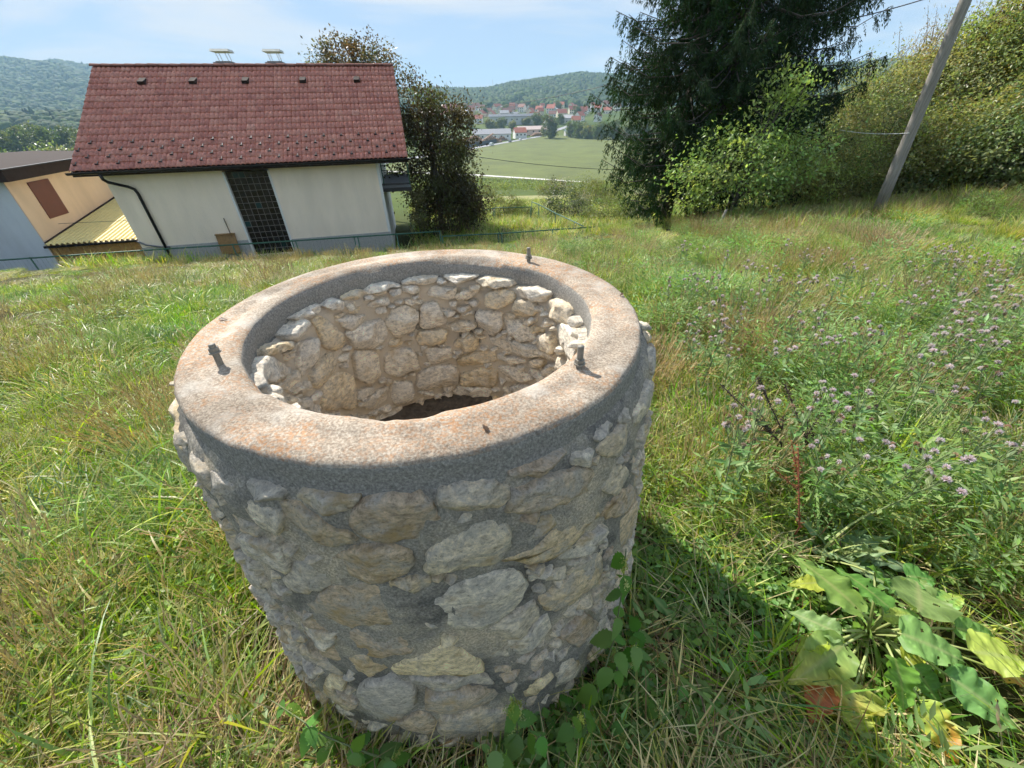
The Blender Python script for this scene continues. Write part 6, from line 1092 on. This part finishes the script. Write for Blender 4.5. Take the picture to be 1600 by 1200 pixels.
car(768, 424, True, (0.8, 0.8, 0.8), 'white van on the valley road beside the dark fence'); car(797, 462, False, (0.05, 0.06, 0.08), 'dark car on the valley road past the white van'); car(813, 490, False, (0.6, 0.6, 0.62), 'silver car on the valley road near the gatehouse')
# masts on the hill
for x_, lb, hh in ((698, 'thin mast on the wooded skyline beside the brown leaved tree', 34), (762, 'short white tower on the wooded skyline', 22), (770, 'thin mast on the wooded skyline beside the short tower', 36)):
    d = ray(x_, 135); Y_ = 1880 * math.cos(math.atan2(d[0], d[1])); X_ = d[0] / d[1] * Y_; r_ = empty('mast', (X_, Y_, float(gz(X_, Y_))), 0, lb, 'mast'); MB().tube([(0, 0, -5), (0, 0, hh)], [1.6, 0.7] if hh < 30 else [0.9, 0.5], 6).build('shaft', TW[2] if hh > 30 else TW[0], r_); MB().box((-1.6, -1.6, hh * .8), (1.6, 1.6, hh * .84)).build('platform', TW[2], r_)

# forest on the hills: one mass of crumpled crowns
def crown_blob(seed, base, cone=False):
    import bmesh; bm = bmesh.new(); bmesh.ops.create_icosphere(bm, subdivisions=2, radius=1.0); V = np.array([v.co[:] for v in bm.verts]); F = np.array([[v.index for v in f.verts] for f in bm.faces]); bm.free()
    V = V * (1 + 0.30 * vnoise(V, 1.6, seed, 2) + 0.12 * vnoise(V, 5, seed + 3, 1))[:, None]; V = V * ([0.75, 0.75, 1.5] if cone else [1, 1, 1.05])
    if cone: V[:, :2] *= (0.25 + 0.75 * sm(1.5, -1.2, V[:, 2]))[:, None]
    V[:, 2] += 0.7; rg_ = np.random.default_rng(seed); return mesh('forest_crown', V, F, foliage('forest_' + str(seed), base, 0.1, 0.8, 0.02, 0.35, 0.25, 0.1), False)
rg = np.random.default_rng(31)
def hill_pts(n_, a0, a1, r0, r1):
    a = np.radians(rg.uniform(a0, a1, n_)); r_ = np.sqrt(rg.uniform(r0 * r0, r1 * r1, n_)); return np.stack([r_ * np.sin(a), r_ * np.cos(a)], 1)
PA = hill_pts(17000, -14, 24, 985, 1960); PB = hill_pts(26000, -64, -14, 1000, 3300); PC = hill_pts(7000, 24, 64, 985, 1960); PD = hill_pts(2400, -64, -32, 560, 1000)
aa = np.degrees(np.arctan2(PA[:, 0], PA[:, 1])); clear = (np.abs(aa - 1.5 - (np.hypot(PA[:, 0], PA[:, 1]) - 1150) / 160) < 0.55) & (np.hypot(PA[:, 0], PA[:, 1]) < 1280); PA = PA[~clear]
allP = np.vstack([PA, PB, PC, PD]); ks = rg.integers(0, 3, len(allP)); blobs_ = [crown_blob(1, (0.055, 0.085, 0.030)), crown_blob(2, (0.075, 0.105, 0.036)), crown_blob(3, (0.030, 0.052, 0.028), True)]
ks = np.where(rg.random(len(allP)) < 0.12, 2, ks % 2)
for k in range(3):
    Q = allP[ks == k]; sc_ = rg.uniform(5.5, 9.5, len(Q)) * np.where(np.hypot(Q[:, 0], Q[:, 1]) > 2000, 1.35, 1.0) * np.where(np.hypot(Q[:, 0], Q[:, 1]) < 990, 0.8, 1); scatter('hill_forest', blobs_[k], zc(Q) - [0, 0, 1.5], rg.uniform(0, 6.28, len(Q)), 0.05, sc_, ['light green woodland on the hills', 'mid green woodland on the hills', 'dark conifers in the hill woodland'][k])
# the hazy air over the valley
m = bpy.data.materials.new('valley_haze'); m.use_nodes = True; m.node_tree.nodes.clear(); ou = m.node_tree.nodes.new('ShaderNodeOutputMaterial'); pv = m.node_tree.nodes.new('ShaderNodeVolumePrincipled'); pv.inputs['Color'].default_value = (0.50, 0.76, 1.0, 1); pv.inputs['Density'].default_value = 0.00019; pv.inputs['Anisotropy'].default_value = 0.0; m.node_tree.links.new(pv.outputs[0], ou.inputs['Volume'])
zt = float(GV[:, 2].max()) + 30; hz = link('haze', MB().box((-4100, -4100, float(GV[:, 2].min()) - 1.0), (4100, 4100, zt)).mesh('haze', m)); tag(hz, 'pale blue summer haze filling the valley', None, None, 'stuff')
